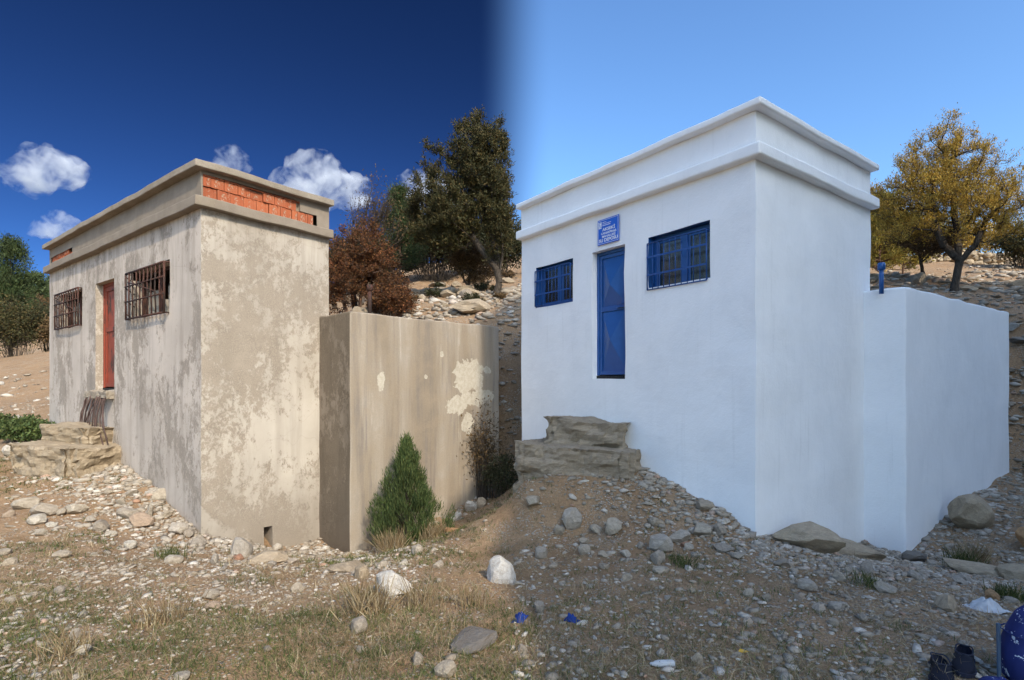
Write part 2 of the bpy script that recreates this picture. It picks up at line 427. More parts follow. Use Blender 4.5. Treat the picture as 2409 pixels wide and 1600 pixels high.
def m_brick():
    t = NT('hollow_brick')
    c = t.ramp(t.rnd(), [(0, (0.33, 0.095, 0.046)), (0.5, (0.40, 0.125, 0.058)), (1, (0.26, 0.075, 0.038))])
    c = t.mix(t.step(t.noise(9, 6, 0.7), 0.5, 0.72), c, (0.30, 0.10, 0.05))
    c = t.mix(t.step(t.noise(13, 6, 0.75, 0.5), 0.57, 0.63), c, (0.34, 0.28, 0.21))
    c = t.mix(t.step(t.noise(17, 5, 0.7, 0.3, vec=t.mapv((1, 1.6, 0.6), loc=(4, 2, 1))), 0.62, 0.65), c, (0.05, 0.02, 0.014))
    w = t.n('ShaderNodeTexWave', wave_type='BANDS', bands_direction='Y')
    w.inputs['Scale'].default_value = 14
    w.inputs['Distortion'].default_value = 0.6
    t.put(w.inputs['Vector'], t.obj)
    c = t.mix(t.math('MULTIPLY', t.step(w.outputs['Fac'], 0.3, 0.0), 0.5), c, (0.25, 0.075, 0.035))
    return t.finish(c, 0.9, t.bump(t.noise(50, 4), 0.4, 0.01), spec=0.1)
M['brick'] = m_brick()

def m_glass():
    t = NT('window_glass')
    tr = t.n('ShaderNodeBsdfTransparent'); tr.inputs[0].default_value = (0.75, 0.76, 0.76, 1)
    gl = t.n('ShaderNodeBsdfGlossy'); gl.inputs['Roughness'].default_value = 0.22
    fr = t.n('ShaderNodeFresnel'); fr.inputs[0].default_value = 1.5
    mx = t.n('ShaderNodeMixShader')
    t.t.links.new(fr.outputs[0], mx.inputs[0]); t.t.links.new(tr.outputs[0], mx.inputs[1]); t.t.links.new(gl.outputs[0], mx.inputs[2])
    t.t.links.new(mx.outputs[0], t.out.inputs['Surface'])
    return t.m
M['glass'] = m_glass()
def m_cloth(name, a, b, spl=None, thr=0.62):
    t = NT(name)
    c = t.mix(t.step(t.noise(6, 4), 0.4, 0.6), a, b)
    if spl:
        s = t.math('MAXIMUM', t.step(t.noise(26, 3, 0.6), thr, thr + 0.025), t.step(t.noise(9, 5, 0.7), thr + 0.02, thr + 0.06))
        c = t.mix(s, c, spl)
    return t.finish(c, 0.75, t.bump(t.noise(90, 3), 0.2, 0.005), spec=0.2)
M['curtain'] = m_cloth('curtain_cloth', (0.15, 0.125, 0.095), (0.22, 0.18, 0.14))
M['bag'] = m_cloth('blue_bag_cloth', (0.018, 0.026, 0.115), (0.026, 0.036, 0.15), (0.55, 0.6, 0.68), 0.635)
M['shoe'] = m_cloth('shoe_dark', (0.006, 0.007, 0.012), (0.010, 0.011, 0.02))
M['shoe_trim'] = m_cloth('shoe_trim', (0.02, 0.022, 0.035), (0.03, 0.032, 0.05))
M['rag'] = m_cloth('blue_rag', (0.012, 0.035, 0.17), (0.018, 0.05, 0.24))
M['film'] = m_cloth('plastic_film', (0.40, 0.41, 0.42), (0.5, 0.51, 0.52))
M['yleaf'] = m_cloth('yellow_leaf', (0.6, 0.36, 0.04), (0.5, 0.28, 0.03))
M['plank'] = m_paint('plank_wood', (0.42, 0.24, 0.12), (0.3, 0.17, 0.09), 0.5, 0.85, 0.8)

def m_leaf(name, stops, trans=0.25, rough=0.7):
    t = NT(name)
    c = t.ramp(t.island(), stops)
    c = t.mix(t.step(t.noise(1.3, 3), 0.4, 0.62), t.mix(0.35, c, (0.02, 0.02, 0.01)), c)
    d = t.n('ShaderNodeBsdfPrincipled')
    t.put(d.inputs['Base Color'], c); d.inputs['Roughness'].default_value = rough
    d.inputs['Specular IOR Level'].default_value = 0.2
    tr = t.n('ShaderNodeBsdfTranslucent'); t.put(tr.inputs[0], c)
    mx = t.n('ShaderNodeMixShader'); mx.inputs[0].default_value = trans
    t.t.links.new(d.outputs[0], mx.inputs[1]); t.t.links.new(tr.outputs[0], mx.inputs[2])
    t.t.links.new(mx.outputs[0], t.out.inputs['Surface'])
    return t.m
M['lf_olive'] = m_leaf('leaf_olive', [(0, (0.035, 0.038, 0.015)), (0.5, (0.062, 0.06, 0.022)), (0.85, (0.105, 0.08, 0.028)), (1, (0.15, 0.10, 0.035))])
M['lf_rust'] = m_leaf('leaf_rust', [(0, (0.05, 0.03, 0.015)), (0.4, (0.115, 0.045, 0.02)), (0.75, (0.18, 0.062, 0.024)), (1, (0.27, 0.13, 0.045))])
M['lf_pine'] = m_leaf('leaf_pine', [(0, (0.025, 0.042, 0.016)), (0.6, (0.05, 0.075, 0.025)), (1, (0.085, 0.105, 0.035))], 0.12)
M['lf_juniper'] = m_leaf('leaf_juniper', [(0, (0.035, 0.06, 0.02)), (0.6, (0.075, 0.115, 0.035)), (1, (0.14, 0.16, 0.05))], 0.15)
M['lf_dark'] = m_leaf('leaf_dark', [(0, (0.022, 0.026, 0.012)), (0.7, (0.045, 0.05, 0.02)), (1, (0.09, 0.07, 0.03))], 0.12)
M['lf_gold'] = m_leaf('leaf_gold', [(0, (0.30, 0.18, 0.035)), (0.5, (0.54, 0.35, 0.06)), (0.85, (0.68, 0.47, 0.10)), (1, (0.34, 0.31, 0.07))], 0.3)
M['lf_yellow'] = m_leaf('leaf_yellow_green', [(0, (0.16, 0.14, 0.03)), (0.6, (0.32, 0.26, 0.05)), (1, (0.48, 0.33, 0.07))], 0.2)
M['lf_brown'] = m_leaf('leaf_brown', [(0, (0.08, 0.05, 0.025)), (0.6, (0.14, 0.09, 0.04)), (1, (0.22, 0.13, 0.06))])
M['straw'] = m_leaf('straw', [(0, (0.22, 0.145, 0.075)), (0.5, (0.36, 0.265, 0.145)), (0.9, (0.48, 0.39, 0.24)), (1, (0.6, 0.52, 0.36))], 0.2)
M['grass'] = m_leaf('green_grass', [(0, (0.05, 0.075, 0.02)), (0.6, (0.10, 0.13, 0.035)), (1, (0.22, 0.20, 0.07))], 0.25)
def m_bark(name, a, b):
    t = NT(name)
    n = t.noise(12, 6, 0.7, vec=t.mapv((3, 3, 0.6)))
    return t.finish(t.mix(t.step(n, 0.35, 0.65), a, b), 0.95, t.bump(n, 0.8, 0.03), spec=0.1)
M['bark'] = m_bark('bark_dark', (0.035, 0.028, 0.022), (0.10, 0.082, 0.065))
M['bark_red'] = m_bark('bark_brown', (0.07, 0.04, 0.028), (0.16, 0.10, 0.07))

# ------------------------------------------------------------------ object helpers
def tag(o, label=None, cat=None, group=None, kind=None):
    if label: o['label'] = label
    if cat: o['category'] = cat
    if group: o['group'] = group
    if kind: o['kind'] = kind
    return o
def link(name, me, mat=None, parent=None):
    o = bpy.data.objects.new(name, me)
    COL.objects.link(o)
    if mat is not None:
        if not me.materials:
            for mm in (mat if isinstance(mat, (list, tuple)) else [mat]):
                me.materials.append(mm)
    if parent is not None:
        o.parent = parent
    return o
def pyobj(name, V, F, mat, parent=None, smooth=False):
    me = bpy.data.meshes.new(name)
    me.from_pydata([tuple(v) for v in V], [], [tuple(f) for f in F])
    me.update()
    if smooth:
        me.shade_smooth()
    return link(name, me, mat, parent)
def npmesh(name, V, F):
    """V (n,3), F (m,k) arrays"""
    V = np.ascontiguousarray(V, np.float32); F = np.ascontiguousarray(F, np.int32)
    me = bpy.data.meshes.new(name)
    me.vertices.add(len(V)); me.vertices.foreach_set('co', V.ravel())
    k = F.shape[1]
    me.loops.add(F.size); me.loops.foreach_set('vertex_index', F.ravel())
    me.polygons.add(len(F)); me.polygons.foreach_set('loop_start', np.arange(0, F.size, k, dtype=np.int32))
    me.polygons.foreach_set('loop_total', np.full(len(F), k, np.int32))
    me.update(calc_edges=True)
    return me
def empty(name, loc=(0, 0, 0), rz=0.):
    o = bpy.data.objects.new(name, None)
    o.empty_display_size = 0.2
    COL.objects.link(o)
    o.location = loc
    o.rotation_euler = (0, 0, rz)
    return o
def lines(a, b, step, extra=()):
    n = max(1, int(round((b - a) / step)))
    L = list(np.linspace(a, b, n + 1))
    for e in extra:
        L = [x for x in L if abs(x - e) > step * 0.45 or x in (a, b)]
        if all(abs(x - e) > 1e-6 for x in L):
            L.append(e)
    L = sorted(set(round(float(x), 5) for x in L))
    return L
class Weld:
    """collects quads with welded corners"""
    def __init__(self):
        self.V = []; self.F = []; self.MI = []; self.K = {}
    def v(self, p):
        k = (round(p[0], 4), round(p[1], 4), round(p[2], 4))
        if k not in self.K:
            self.K[k] = len(self.V); self.V.append(k)
        return self.K[k]
    def quad(self, a, b, c, d, mi=0):
        f = [self.v(a), self.v(b), self.v(c), self.v(d)]
        if len(set(f)) == 4:
            self.F.append(f); self.MI.append(mi)
    def face(self, P, A, B, holes=(), mi=0, flip=False):
        """P(a,b)->point; holes: (a0,a1,b0,b1)"""
        for i in range(len(A) - 1):
            for j in range(len(B) - 1):
                am = (A[i] + A[i + 1]) / 2; bm_ = (B[j] + B[j + 1]) / 2
                if any(h[0] < am < h[1] and h[2] < bm_ < h[3] for h in holes):
                    continue
                q = [P(A[i], B[j]), P(A[i + 1], B[j]), P(A[i + 1], B[j + 1]), P(A[i], B[j + 1])]
                if flip: q.reverse()
                self.quad(*q, mi)
    def reveal(self, P3, h, A, B, depth, mi=0, back=None):
        """sides of a hole; P3(a,b,depth)"""
        aa = [x for x in A if h[0] - 1e-5 <= x <= h[1] + 1e-5]
        bb = [x for x in B if h[2] - 1e-5 <= x <= h[3] + 1e-5]
        D = lines(0, depth, 0.08)
        for k in range(len(D) - 1):
            for i in range(len(aa) - 1):
                self.quad(P3(aa[i], h[2], D[k]), P3(aa[i + 1], h[2], D[k]), P3(aa[i + 1], h[2], D[k + 1]), P3(aa[i], h[2], D[k + 1]), mi)
                self.quad(P3(aa[i], h[3], D[k]), P3(aa[i], h[3], D[k + 1]), P3(aa[i + 1], h[3], D[k + 1]), P3(aa[i + 1], h[3], D[k]), mi)
            for j in range(len(bb) - 1):
                self.quad(P3(h[0], bb[j], D[k]), P3(h[0], bb[j], D[k + 1]), P3(h[0], bb[j + 1], D[k + 1]), P3(h[0], bb[j + 1], D[k]), mi)
                self.quad(P3(h[1], bb[j], D[k]), P3(h[1], bb[j + 1], D[k]), P3(h[1], bb[j + 1], D[k + 1]), P3(h[1], bb[j], D[k + 1]), mi)
        if back is not None:
            for i in range(len(aa) - 1):
                for j in range(len(bb) - 1):
                    self.quad(P3(aa[i], bb[j], depth), P3(aa[i + 1], bb[j], depth), P3(aa[i + 1], bb[j + 1], depth), P3(aa[i], bb[j + 1], depth), back)
    def box(self, x, y, z, step, mi=0, skip=''):
        X, Y, Z = lines(*x, step), lines(*y, step), lines(*z, step)
        if 'f' not in skip: self.face(lambda a, b: (a, y[0], b), X, Z, mi=mi)
        if 'b' not in skip: self.face(lambda a, b: (a, y[1], b), X, Z, mi=mi, flip=True)
        if 'l' not in skip: self.face(lambda a, b: (x[0], a, b), Y, Z, mi=mi, flip=True)
        if 'r' not in skip: self.face(lambda a, b: (x[1], a, b), Y, Z, mi=mi)
        if 'd' not in skip: self.face(lambda a, b: (a, b, z[0]), X, Y, mi=mi, flip=True)
        if 'u' not in skip: self.face(lambda a, b: (a, b, z[1]), X, Y, mi=mi)
    def build(self, name, mats, parent=None, wob=0.006, freq=2.2, seed=0, bevel=0.0, smooth=False, fn=None, wob2=0.0):
        V = []
        for p in self.V:
            q = Vector(p)
            n = mnoise.noise_vector(q * freq + Vector((seed * 7.3, seed * 3.1, seed)))
            q = q + n * wob
            if wob2:
                q = q + mnoise.noise_vector(q * freq * 6 + Vector((seed, 9, 4))) * wob2
            if fn: q = Vector(fn(q))
            V.append(q)
        me = bpy.data.meshes.new(name)
        me.from_pydata(V, [], self.F)
        for mm in mats: me.materials.append(mm)
        me.polygons.foreach_set('material_index', self.MI)
        me.update()
        bm = bmesh.new(); bm.from_mesh(me)
        bmesh.ops.recalc_face_normals(bm, faces=bm.faces)
        bm.to_mesh(me); bm.free()
        o = link(name, me, None, parent)
        if bevel:
            b = o.modifiers.new('bevel', 'BEVEL')
            b.width = bevel; b.segments = 3; b.limit_method = 'ANGLE'; b.angle_limit = R(50)
            b.use_clamp_overlap = True
            me.shade_smooth()
            w = o.modifiers.new('wn', 'WEIGHTED_NORMAL'); w.keep_sharp = False
        elif smooth:
            me.shade_smooth()
        return o
def tube_arrays(pts, radii, n=6):
    V = []; F = []
    pts = [Vector(p) for p in pts]
    for i, p in enumerate(pts):
        d = (pts[min(i + 1, len(pts) - 1)] - pts[max(i - 1, 0)])
        d = d.normalized() if d.length > 1e-9 else Vector((0, 0, 1))
        a = d.orthogonal().normalized() if abs(d.z) > 0.9 else d.cross(Vector((0, 0, 1))).normalized()
        b = d.cross(a)
        for k in range(n):
            t = 2 * math.pi * k / n
            V.append(p + (a * math.cos(t) + b * math.sin(t)) * radii[i])
    for i in range(len(pts) - 1):
        for k in range(n):
            F.append((i * n + k, i * n + (k + 1) % n, (i + 1) * n + (k + 1) % n, (i + 1) * n + k))
    F.append(tuple(range(n))[::-1]); F.append(tuple((len(pts) - 1) * n + k for k in range(n)))
    return V, F
def tube(name, pts, r, mat, parent=None, n=8):
    rr = r if isinstance(r, (list, tuple)) else [r] * len(pts)
    V, F = tube_arrays(pts, rr, n)
    return pyobj(name, V, F, mat, parent, smooth=True)
def boxo(name, x, y, z, mat, parent=None, bev=0.004):
    bm = bmesh.new()
    bmesh.ops.create_cube(bm, size=1)
    for v in bm.verts:
        v.co = Vector(((x[0] + x[1]) / 2 + v.co.x * (x[1] - x[0]), (y[0] + y[1]) / 2 + v.co.y * (y[1] - y[0]), (z[0] + z[1]) / 2 + v.co.z * (z[1] - z[0])))
    if bev:
        bmesh.ops.bevel(bm, geom=bm.edges[:], offset=bev, segments=1, affect='EDGES')
    me = bpy.data.meshes.new(name); bm.to_mesh(me); bm.free()
    return link(name, me, mat, parent)

# ------------------------------------------------------------------ ground
def build_ground():
    def axis(lo, hi, dense0, dense1, step, grow=1.16, cap=12):
        L = list(np.arange(dense0, dense1 + 1e-6, step))
        s = step; x = dense1
        while x < hi:
            s = min(s * grow, cap); x += s; L.append(x)
        s = step; x = dense0
        while x > lo:
            s = min(s * grow, cap); x -= s; L.insert(0, x)
        return np.array(L)
    X = axis(-300, 300, -13, 13, 0.075)
    Y = axis(-170, 330, 2.2, 15.5, 0.075)
    gx, gy = np.meshgrid(X, Y)
    z = H(gx, gy)
    V = np.stack([gx.ravel(), gy.ravel(), z.ravel()], 1)
    nx, ny = len(X), len(Y)
    i = np.arange(nx - 1)[None] + np.arange(ny - 1)[:, None] * nx
    F = np.stack([i, i + 1, i + 1 + nx, i + nx], -1).reshape(-1, 4)
    me = npmesh('ground', V, F)
    me.shade_smooth()
    tag(link('ground', me, M['ground']), 'stony brown hillside ground with dry soil', 'ground', kind='structure')
build_ground()

# unseen bluff added behind the viewer, shaped to keep sun off the white building
def build_bluff():
    prof = [(0.2, -3.0), (0.9, -1.6), (1.5, 0.38), (2.5, 1.43), (3.7, 3.3), (4.1, 4.9), (5.0, 5.8), (5.15, 8.0), (5.2, 10.9), (6.5, 11.4), (8, 13.2), (12, 14.0), (15, 13.0), (17.5, 9.3), (22, 8.3), (26, 6.0), (32, 2.0), (40, -4.0)]  # outline follows the sun direction; its raised middle dims the white side wall
    A = sorted(set([p[0] for p in prof] + list(np.arange(0.4, 40, 0.45))))
    ph = np.interp(A, [p[0] for p in prof], [p[1] for p in prof])
    D = [13.2, 13.6, 14.2, 15.0, 15.6, 16.0, 17.5, 20, 26, 34, 44, 54]
    G = [0.0, 0.35, 0.62, 0.82, 0.94, 1.0, 0.99, 0.94, 0.75, 0.5, 0.25, 0.0]
    V = []
    for a, h in zip(A, ph):
        crest = h + TAN * 16.0 + EZ
        for d, g in zip(D, G):
            x = a * -SUN_H.y + d * SUN_H.x
            y = a * SUN_H.x + d * SUN_H.y
            gz = -1.0
            z = gz + (crest - gz) * g
            n = mnoise.noise_vector(Vector((x, y, z)) * 0.45)
            k = 0.15 if 15.5 < d < 16.6 else 0.5
            V.append((x + n.x * k, y + n.y * k, z + n.z * (0.12 if k < 0.3 else 0.4)))
    nd = len(D); F = []
    for i in range(len(A) - 1):
        for j in range(nd - 1):
            F.append((i * nd + j, (i + 1) * nd + j, (i + 1) * nd + j + 1, i * nd + j + 1))
    F.append(tuple(range(nd)))
    F.append(tuple(((len(A) - 1) * nd + j) for j in range(nd))[::-1])
    o = pyobj('shade_bluff', V, F, M['bluff'])
    tag(o, 'added rock bluff out of view, shaped to shade the white building', 'bluff', kind='structure')
build_bluff()

# ------------------------------------------------------------------ buildings
def building(B, old):
    U, V_, yaw = B['U'], B['V'], B['yaw']
    z = lambda r: r + EZ
    o_, oe = 0.12, 0.03
    root = empty('depot_building', (B['cx'], B['cy'], 0), -yaw)
    sd = 1 if old else 2
    zb0 = -1.6
    mats = [M['pl_front'], M['pl_side'], M['brick'], M['mortar'], M['cornice'], M['black']] if old else [M['white'], M['white'], M['blue'], M['white'], M['white'], M['black']]
    w1, w2, dd = B['w1'], B['w2'], B['d']
    holes = [(-w1[1], -w1[0], z(w1[2]), z(w1[3])), (-w2[1], -w2[0], z(w2[2]), z(w2[3])), (-dd[1], -dd[0], z(dd[2]), z(dd[3]))]
    zt = z(B['zsb'])
    zc = z(B['zct'])
    bh_front = []; bh_side = []
    if old:
        bh_front = [(-7.58, -6.0, zc + 0.02, zc + 0.24)]
        bh_side = [(0.025, 1.54, zc + 0.005, zt - 0.045), (1.54, 1.84, zc + 0.005, zc + 0.20)]
    drain = [(0.92, 1.06, -0.86, -0.50)] if old else []
    step = 0.16
    W = Weld()
    Z = lines(zb0, zt, step, [v for h in holes + bh_front + bh_side + drain for v in (h[2], h[3])] + [zc])
    X = lines(-U, 0, step, [v for h in holes + bh_front for v in (h[0], h[1])])
    Y = lines(0, V_, step, [v for h in bh_side + drain for v in (h[0], h[1])])
    W.face(lambda a, b: (a, 0, b), X, Z, holes + bh_front, 0)
    W.face(lambda a, b: (0, a, b), Y, Z, bh_side + drain, 1)
    W.face(lambda a, b: (-U, a, b), Y, Z, mi=0, flip=True)
    W.face(lambda a, b: (a, V_, b), X, Z, mi=1, flip=True)
    for k, h in enumerate(holes):
        W.reveal(lambda a, b, d: (a, d, b), h, X, Z, 0.30, 2 if (not old and k < 2) else (1 if old and k == 2 else 0))
    for h in bh_front:
        W.reveal(lambda a, b, d: (a, d, b), h, X, Z, 0.05, 3, 3)
    for h in bh_side:
        W.reveal(lambda a, b, d: (-d, a, b), h, Y, Z, 0.05, 3, 3)
    for h in drain:
        W.reveal(lambda a, b, d: (-d, a, b), h, Y, Z, 0.25, 3, 5)
    if old:                                   # parapet band is bare render
        for i, f in enumerate(W.F):
            if W.MI[i] in (0, 1) and min(W.V[v][2] for v in f) > zc - 0.01:
                W.MI[i] = 4
    W.build('wall', mats, root, 0.010 if old else 0.017, 1.7, sd, smooth=False, wob2=0.003)
    # tank
    T = Weld()
    y0, y1 = B['vb'], B['vb2']
    zt0, zt1 = z(B['zb']), z(B['zb2'])
    T.box((-2.5, B['pb']), (y0, y1), (-2.0, zt0), 0.17, 0)
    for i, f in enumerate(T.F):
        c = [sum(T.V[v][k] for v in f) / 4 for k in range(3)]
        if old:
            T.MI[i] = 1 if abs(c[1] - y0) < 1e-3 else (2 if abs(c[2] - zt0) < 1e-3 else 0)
    def tilt(q):
        if q.z > 0.5:
            q.z += (zt1 - zt0) * (q.y - y0) / (y1 - y0)
            if q.z > zt0 - 0.1:
                q.z += 0.022 * mnoise.noise(Vector((q.x * 2, q.y * 2.3, sd)))
        return q
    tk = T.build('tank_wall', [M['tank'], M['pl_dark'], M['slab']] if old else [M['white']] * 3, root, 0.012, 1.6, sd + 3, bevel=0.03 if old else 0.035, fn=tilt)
    # cornice and roof slab
    C = Weld()
    C.box((-U - oe, o_), (-o_, V_ + oe), (z(B['zcb']), zc), 0.14)
    C.build('cornice', [M['cornice'] if old else M['white']], root, 0.016 if old else 0.014, 1.5, sd + 5, bevel=0.016 if old else 0.03, wob2=0.003)
    C = Weld()
    C.box((-U - oe, o_), (-o_, V_ + oe), (zt, z(B['zst'])), 0.14)
    C.build('roof_slab', [M['slab'] if old else M['white']], root, 0.014 if old else 0.013, 1.5, sd + 7, bevel=0.014 if old else 0.026, wob2=0.004)
    # vent pipe on the tank
    px, py = (0.30, 2.32) if old else (0.27, 2.9 + 0.0)
    inv = Matrix.Rotation(yaw, 4, 'Z')
    wpos = Vector((-2.46, 9.40, 0)) if old else Vector((5.50, 8.09, 0))
    lp = inv @ (wpos - Vector((B['cx'], B['cy'], 0)))
    ph = 0.54 if old else 0.36
    mt = M['rust'] if old else M['blue']
    pr = 0.033 if old else 0.031
    pp = tube('vent_pipe', [(lp.x, lp.y, zt0 - 0.08), (lp.x, lp.y, zt0 + ph)], pr, mt, root, 14)
    cp = tube('pipe_cap', [(lp.x, lp.y, zt0 + ph - 0.09), (lp.x, lp.y, zt0 + ph - 0.085), (lp.x, lp.y, zt0 + ph + 0.012), (lp.x, lp.y, zt0 + ph + 0.02)], [pr, pr * 1.6, pr * 1.6, pr * 1.2], mt, pp, 14)
    # windows
    for wi, w in enumerate((w1, w2)):
        xa, xb, za, zb = -w[1], -w[0], z(w[2]), z(w[3])
        win = empty('window', (0, 0, 0)); win.parent = root
        if old:
            yb = -0.07
            fr = M['rust']
            for a, b in (((xa - .03, yb, za), (xb - .01, yb, za)), ((xa - .03, yb, zb - .03), (xb - .01, yb, zb - .03)), ((xa - .03, yb, za), (xa - .03, yb, zb - .03)), ((xb - .01, yb, za), (xb - .01, yb, zb - .03))):
                tube('grille_frame', [a, b], 0.017, fr, win, 6)
            for a in (xa - .03, xb - .01):
                for b in (za, zb - .03):
                    tube('bracket', [(a, yb, b), (a, 0.06, b)], 0.013, fr, win, 6)
            nb = 9
            for k in range(nb):
                t = (k + 1) / (nb + 1)
                xx = xa - .03 + (xb - xa + .02) * t
                tube('bar', [(xx, yb, za), (xx + random.uniform(-.012, .012), yb - random.uniform(0, .012), (za + zb) / 2), (xx, yb, zb - .03)], 0.0125, fr, win, 6)
            for t in (0.36, 0.68):
                zz = za + (zb - za) * t
                tube('cross_bar', [(xa - .03, yb - .012, zz), (xb - .01, yb - .012, zz)], 0.012, fr, win, 6)
            for t in (0.12, 0.4, 0.66, 0.9):
                zz = za + (zb - za) * t
                tube('side_rod', [(xa - .03, yb, zz), (xa + .0, 0.05, zz - .1)], 0.010, fr, win, 6)
            tube('cross_bar', [(xa + .1, yb - .012, za + .62), (xb - .35, yb - .012, za + .36)], 0.010, fr, win, 6)
            fm = M['rust']
            for nm, bx in (('frame', ((xa, xa + .06), (.16, .21), (za, zb))), ('frame', ((xb - .06, xb), (.16, .21), (za, zb))), ('frame', ((xa + .06, xb - .06), (.16, .21), (zb - .06, zb))), ('mullion', (((xa + xb) / 2 - .03, (xa + xb) / 2 + .03), (.165, .205), (za, zb - .06)))):
                boxo(nm, *bx, fm, win)
        else:
            fm, bm_ = M['blue'], M['blue_bar']
            yf = 0.13
            xm = (xa + xb) / 2 + 0.02
            for nm, bx in (('frame', ((xa, xa + .05), (yf, yf + .06), (za, zb))), ('frame', ((xb - .05, xb), (yf, yf + .06), (za, zb))), ('frame', ((xa + .05, xb - .05), (yf, yf + .06), (zb - .06, zb))), ('frame', ((xa + .05, xb - .05), (yf, yf + .06), (za, za + .06))), ('mullion', ((xm - .045, xm + .045), (yf - .012, yf + .05), (za + .06, zb - .06)))):
                boxo(nm, *bx, fm, win)
            for c0, c1 in ((xa + .05, xm - .045), (xm + .045, xb - .05)):
                sh = win
                e = .035
                for nm, bx in (('sash', ((c0, c0 + e), (yf + .012, yf + .045), (za + .06, zb - .06))), ('sash', ((c1 - e, c1), (yf + .012, yf + .045), (za + .06, zb - .06))), ('sash', ((c0 + e, c1 - e), (yf + .012, yf + .045), (zb - .06 - e, zb - .06))), ('sash', ((c0 + e, c1 - e), (yf + .012, yf + .045), (za + .06, za + .06 + e)))):
                    boxo(nm, *bx, fm, sh)
                boxo('pane', (c0 + e - .004, c1 - e + .004), (yf + .026, yf + .031), (za + .06 + e - .004, zb - .06 - e + .004), M['glass'], sh, 0)
                V = []; F = []
                nx = 36
                for i in range(nx + 1):
                    xx = c0 + (c1 - c0) * i / nx
                    for j in range(7):
                        t = j / 6
                        yy = yf + .10 + .022 * math.sin(i * .9 + wi + .6 * math.sin(j + i * .2)) + .012 * math.sin(i * 2.3 + j * .5)
                        V.append((xx, yy, za + .02 + (zb - za - .04) * t))
                for i in range(nx):
                    for j in range(6):
                        F.append((i * 7 + j, (i + 1) * 7 + j, (i + 1) * 7 + j + 1, i * 7 + j + 1))
                pyobj('curtain', V, F, M['curtain'], win, True)
            yb = -0.015
            x0, x1 = xa - .012, xb - .045
            for a, b in (((x0, yb, za + .03), (x1, yb, za + .03)), ((x0, yb, zb - .10), (x1, yb, zb - .10)), ((x0, yb, za + .03), (x0, yb, zb - .10)), ((x1, yb, za + .03), (x1, yb, zb - .10))):
                tube('grille_frame', [a, b], 0.009, bm_, win, 6)
            for a in (x0, x1):
                for b in (za + .05, zb - .12):
                    tube('bracket', [(a, yb, b), (a, .12, b)], 0.008, bm_, win, 6)
            for k in range(9):
                xx = x0 + (x1 - x0) * (k + 1) / 10
                tube('bar', [(xx, yb, za + .03), (xx, yb, zb - .10)], 0.0065, bm_, win, 6)
            for t in (0.30, 0.62):
                zz = za + (zb - za) * t
                boxo('cross_bar', (x0, x1), (yb - .016, yb - .008), (zz - .013, zz + .013), bm_, win, 0)
    # door
    xa, xb, za, zb = -dd[1], -dd[0], z(dd[2]), z(dd[3])
    door = empty('door', (0, 0, 0)); door.parent = root
    if old:
        m = M['red']
        yd = 0.14
        lo = za + 0.05
        boxo('door_frame', (xa, xa + .05), (yd - .02, yd + .05), (lo, zb), m, door)
        boxo('door_frame', (xb - .05, xb), (yd - .02, yd + .05), (lo, zb), m, door)
        boxo('door_frame', (xa + .05, xb - .05), (yd - .02, yd + .05), (zb - .06, zb), m, door)
        lf = boxo('door_leaf', (xa + .055, xb - .055), (yd + .012, yd + .04), (lo + .02, zb - .065), m, door)
        zm = lo + (zb - lo) * 0.56
        for bx in (((xa + .055, xb - .055), (yd - .006, yd + .012), (zm - .045, zm + .045)), ((xa + .055, xb - .055), (yd - .006, yd + .012), (lo + .02, lo + .10)), ((xa + .055, xb - .055), (yd - .006, yd + .012), (zb - .15, zb - .065)), ((xa + .055, xa + .14), (yd - .005, yd + .012), (lo + .1, zm - .045)), ((xb - .14, xb - .055), (yd - .005, yd + .012), (lo + .1, zm - .045)), ((xa + .055, xa + .14), (yd - .005, yd + .012), (zm + .045, zb - .15)), ((xb - .14, xb - .055), (yd - .005, yd + .012), (zm + .045, zb - .15))):
            boxo('rail', *bx, m, door, 0.003)
        boxo('handle', (xb - .13, xb - .07), (yd - .05, yd - .012), (zm - .012, zm + .012), M['rust'], door)
        boxo('threshold_gap', (xa, xb), (yd - .03, yd + .05), (za + .002, lo - .004), M['black'], door, 0)
    else:
        m = M['blue']
        yd = 0.13
        lo = za + 0.06
        boxo('door_frame', (xa, xa + .045), (yd - .02, yd + .05), (lo, zb), m, door)
        boxo('door_frame', (xb - .045, xb), (yd - .02, yd + .05), (lo, zb), m, door)
        boxo('door_frame', (xa + .045, xb - .045), (yd - .02, yd + .05), (zb - .05, zb), m, door)
        lf = boxo('door_leaf', (xa + .05, xb - .05), (yd + .018, yd + .04), (lo + .01, zb - .055), m, door)
        zm = lo + (zb - lo) * 0.535
        e = .045
        x0, x1 = xa + .05, xb - .05
        for bx in (((x0, x0 + e), (yd - .004, yd + .018), (lo + .01, zb - .055)), ((x1 - e, x1), (yd - .004, yd + .018), (lo + .01, zb - .055)), ((x0 + e, x1 - e), (yd - .004, yd + .018), (zm - .04, zm + .04)), ((x0 + e, x1 - e), (yd - .004, yd + .018), (zb - .11, zb - .055)), ((x0 + e, x1 - e), (yd - .004, yd + .018), (lo + .01, lo + .07))):
            boxo('rail', *bx, m, door, 0.003)
        for z0, z1, ax in ((lo + .07, zm - .04, .5), (zm + .04, zb - .11, .5)):
            cx, cz = x0 + e + (x1 - x0 - 2 * e) * ax, z0 + (z1 - z0) * (.52 if z0 < zm - .1 else .42)
            V = [(x0 + e, yd + .016, z0), (x1 - e, yd + .016, z0), (x1 - e, yd + .016, z1), (x0 + e, yd + .016, z1), (cx, yd - .085, cz)]
            pyobj('pressed_panel', V, [(0, 1, 4), (1, 2, 4), (2, 3, 4), (3, 0, 4)], m, door)
        boxo('handle', (x1 - .20, x1 - .03), (yd - .05, yd - .012), (zm - .014, zm + .012), m, door)
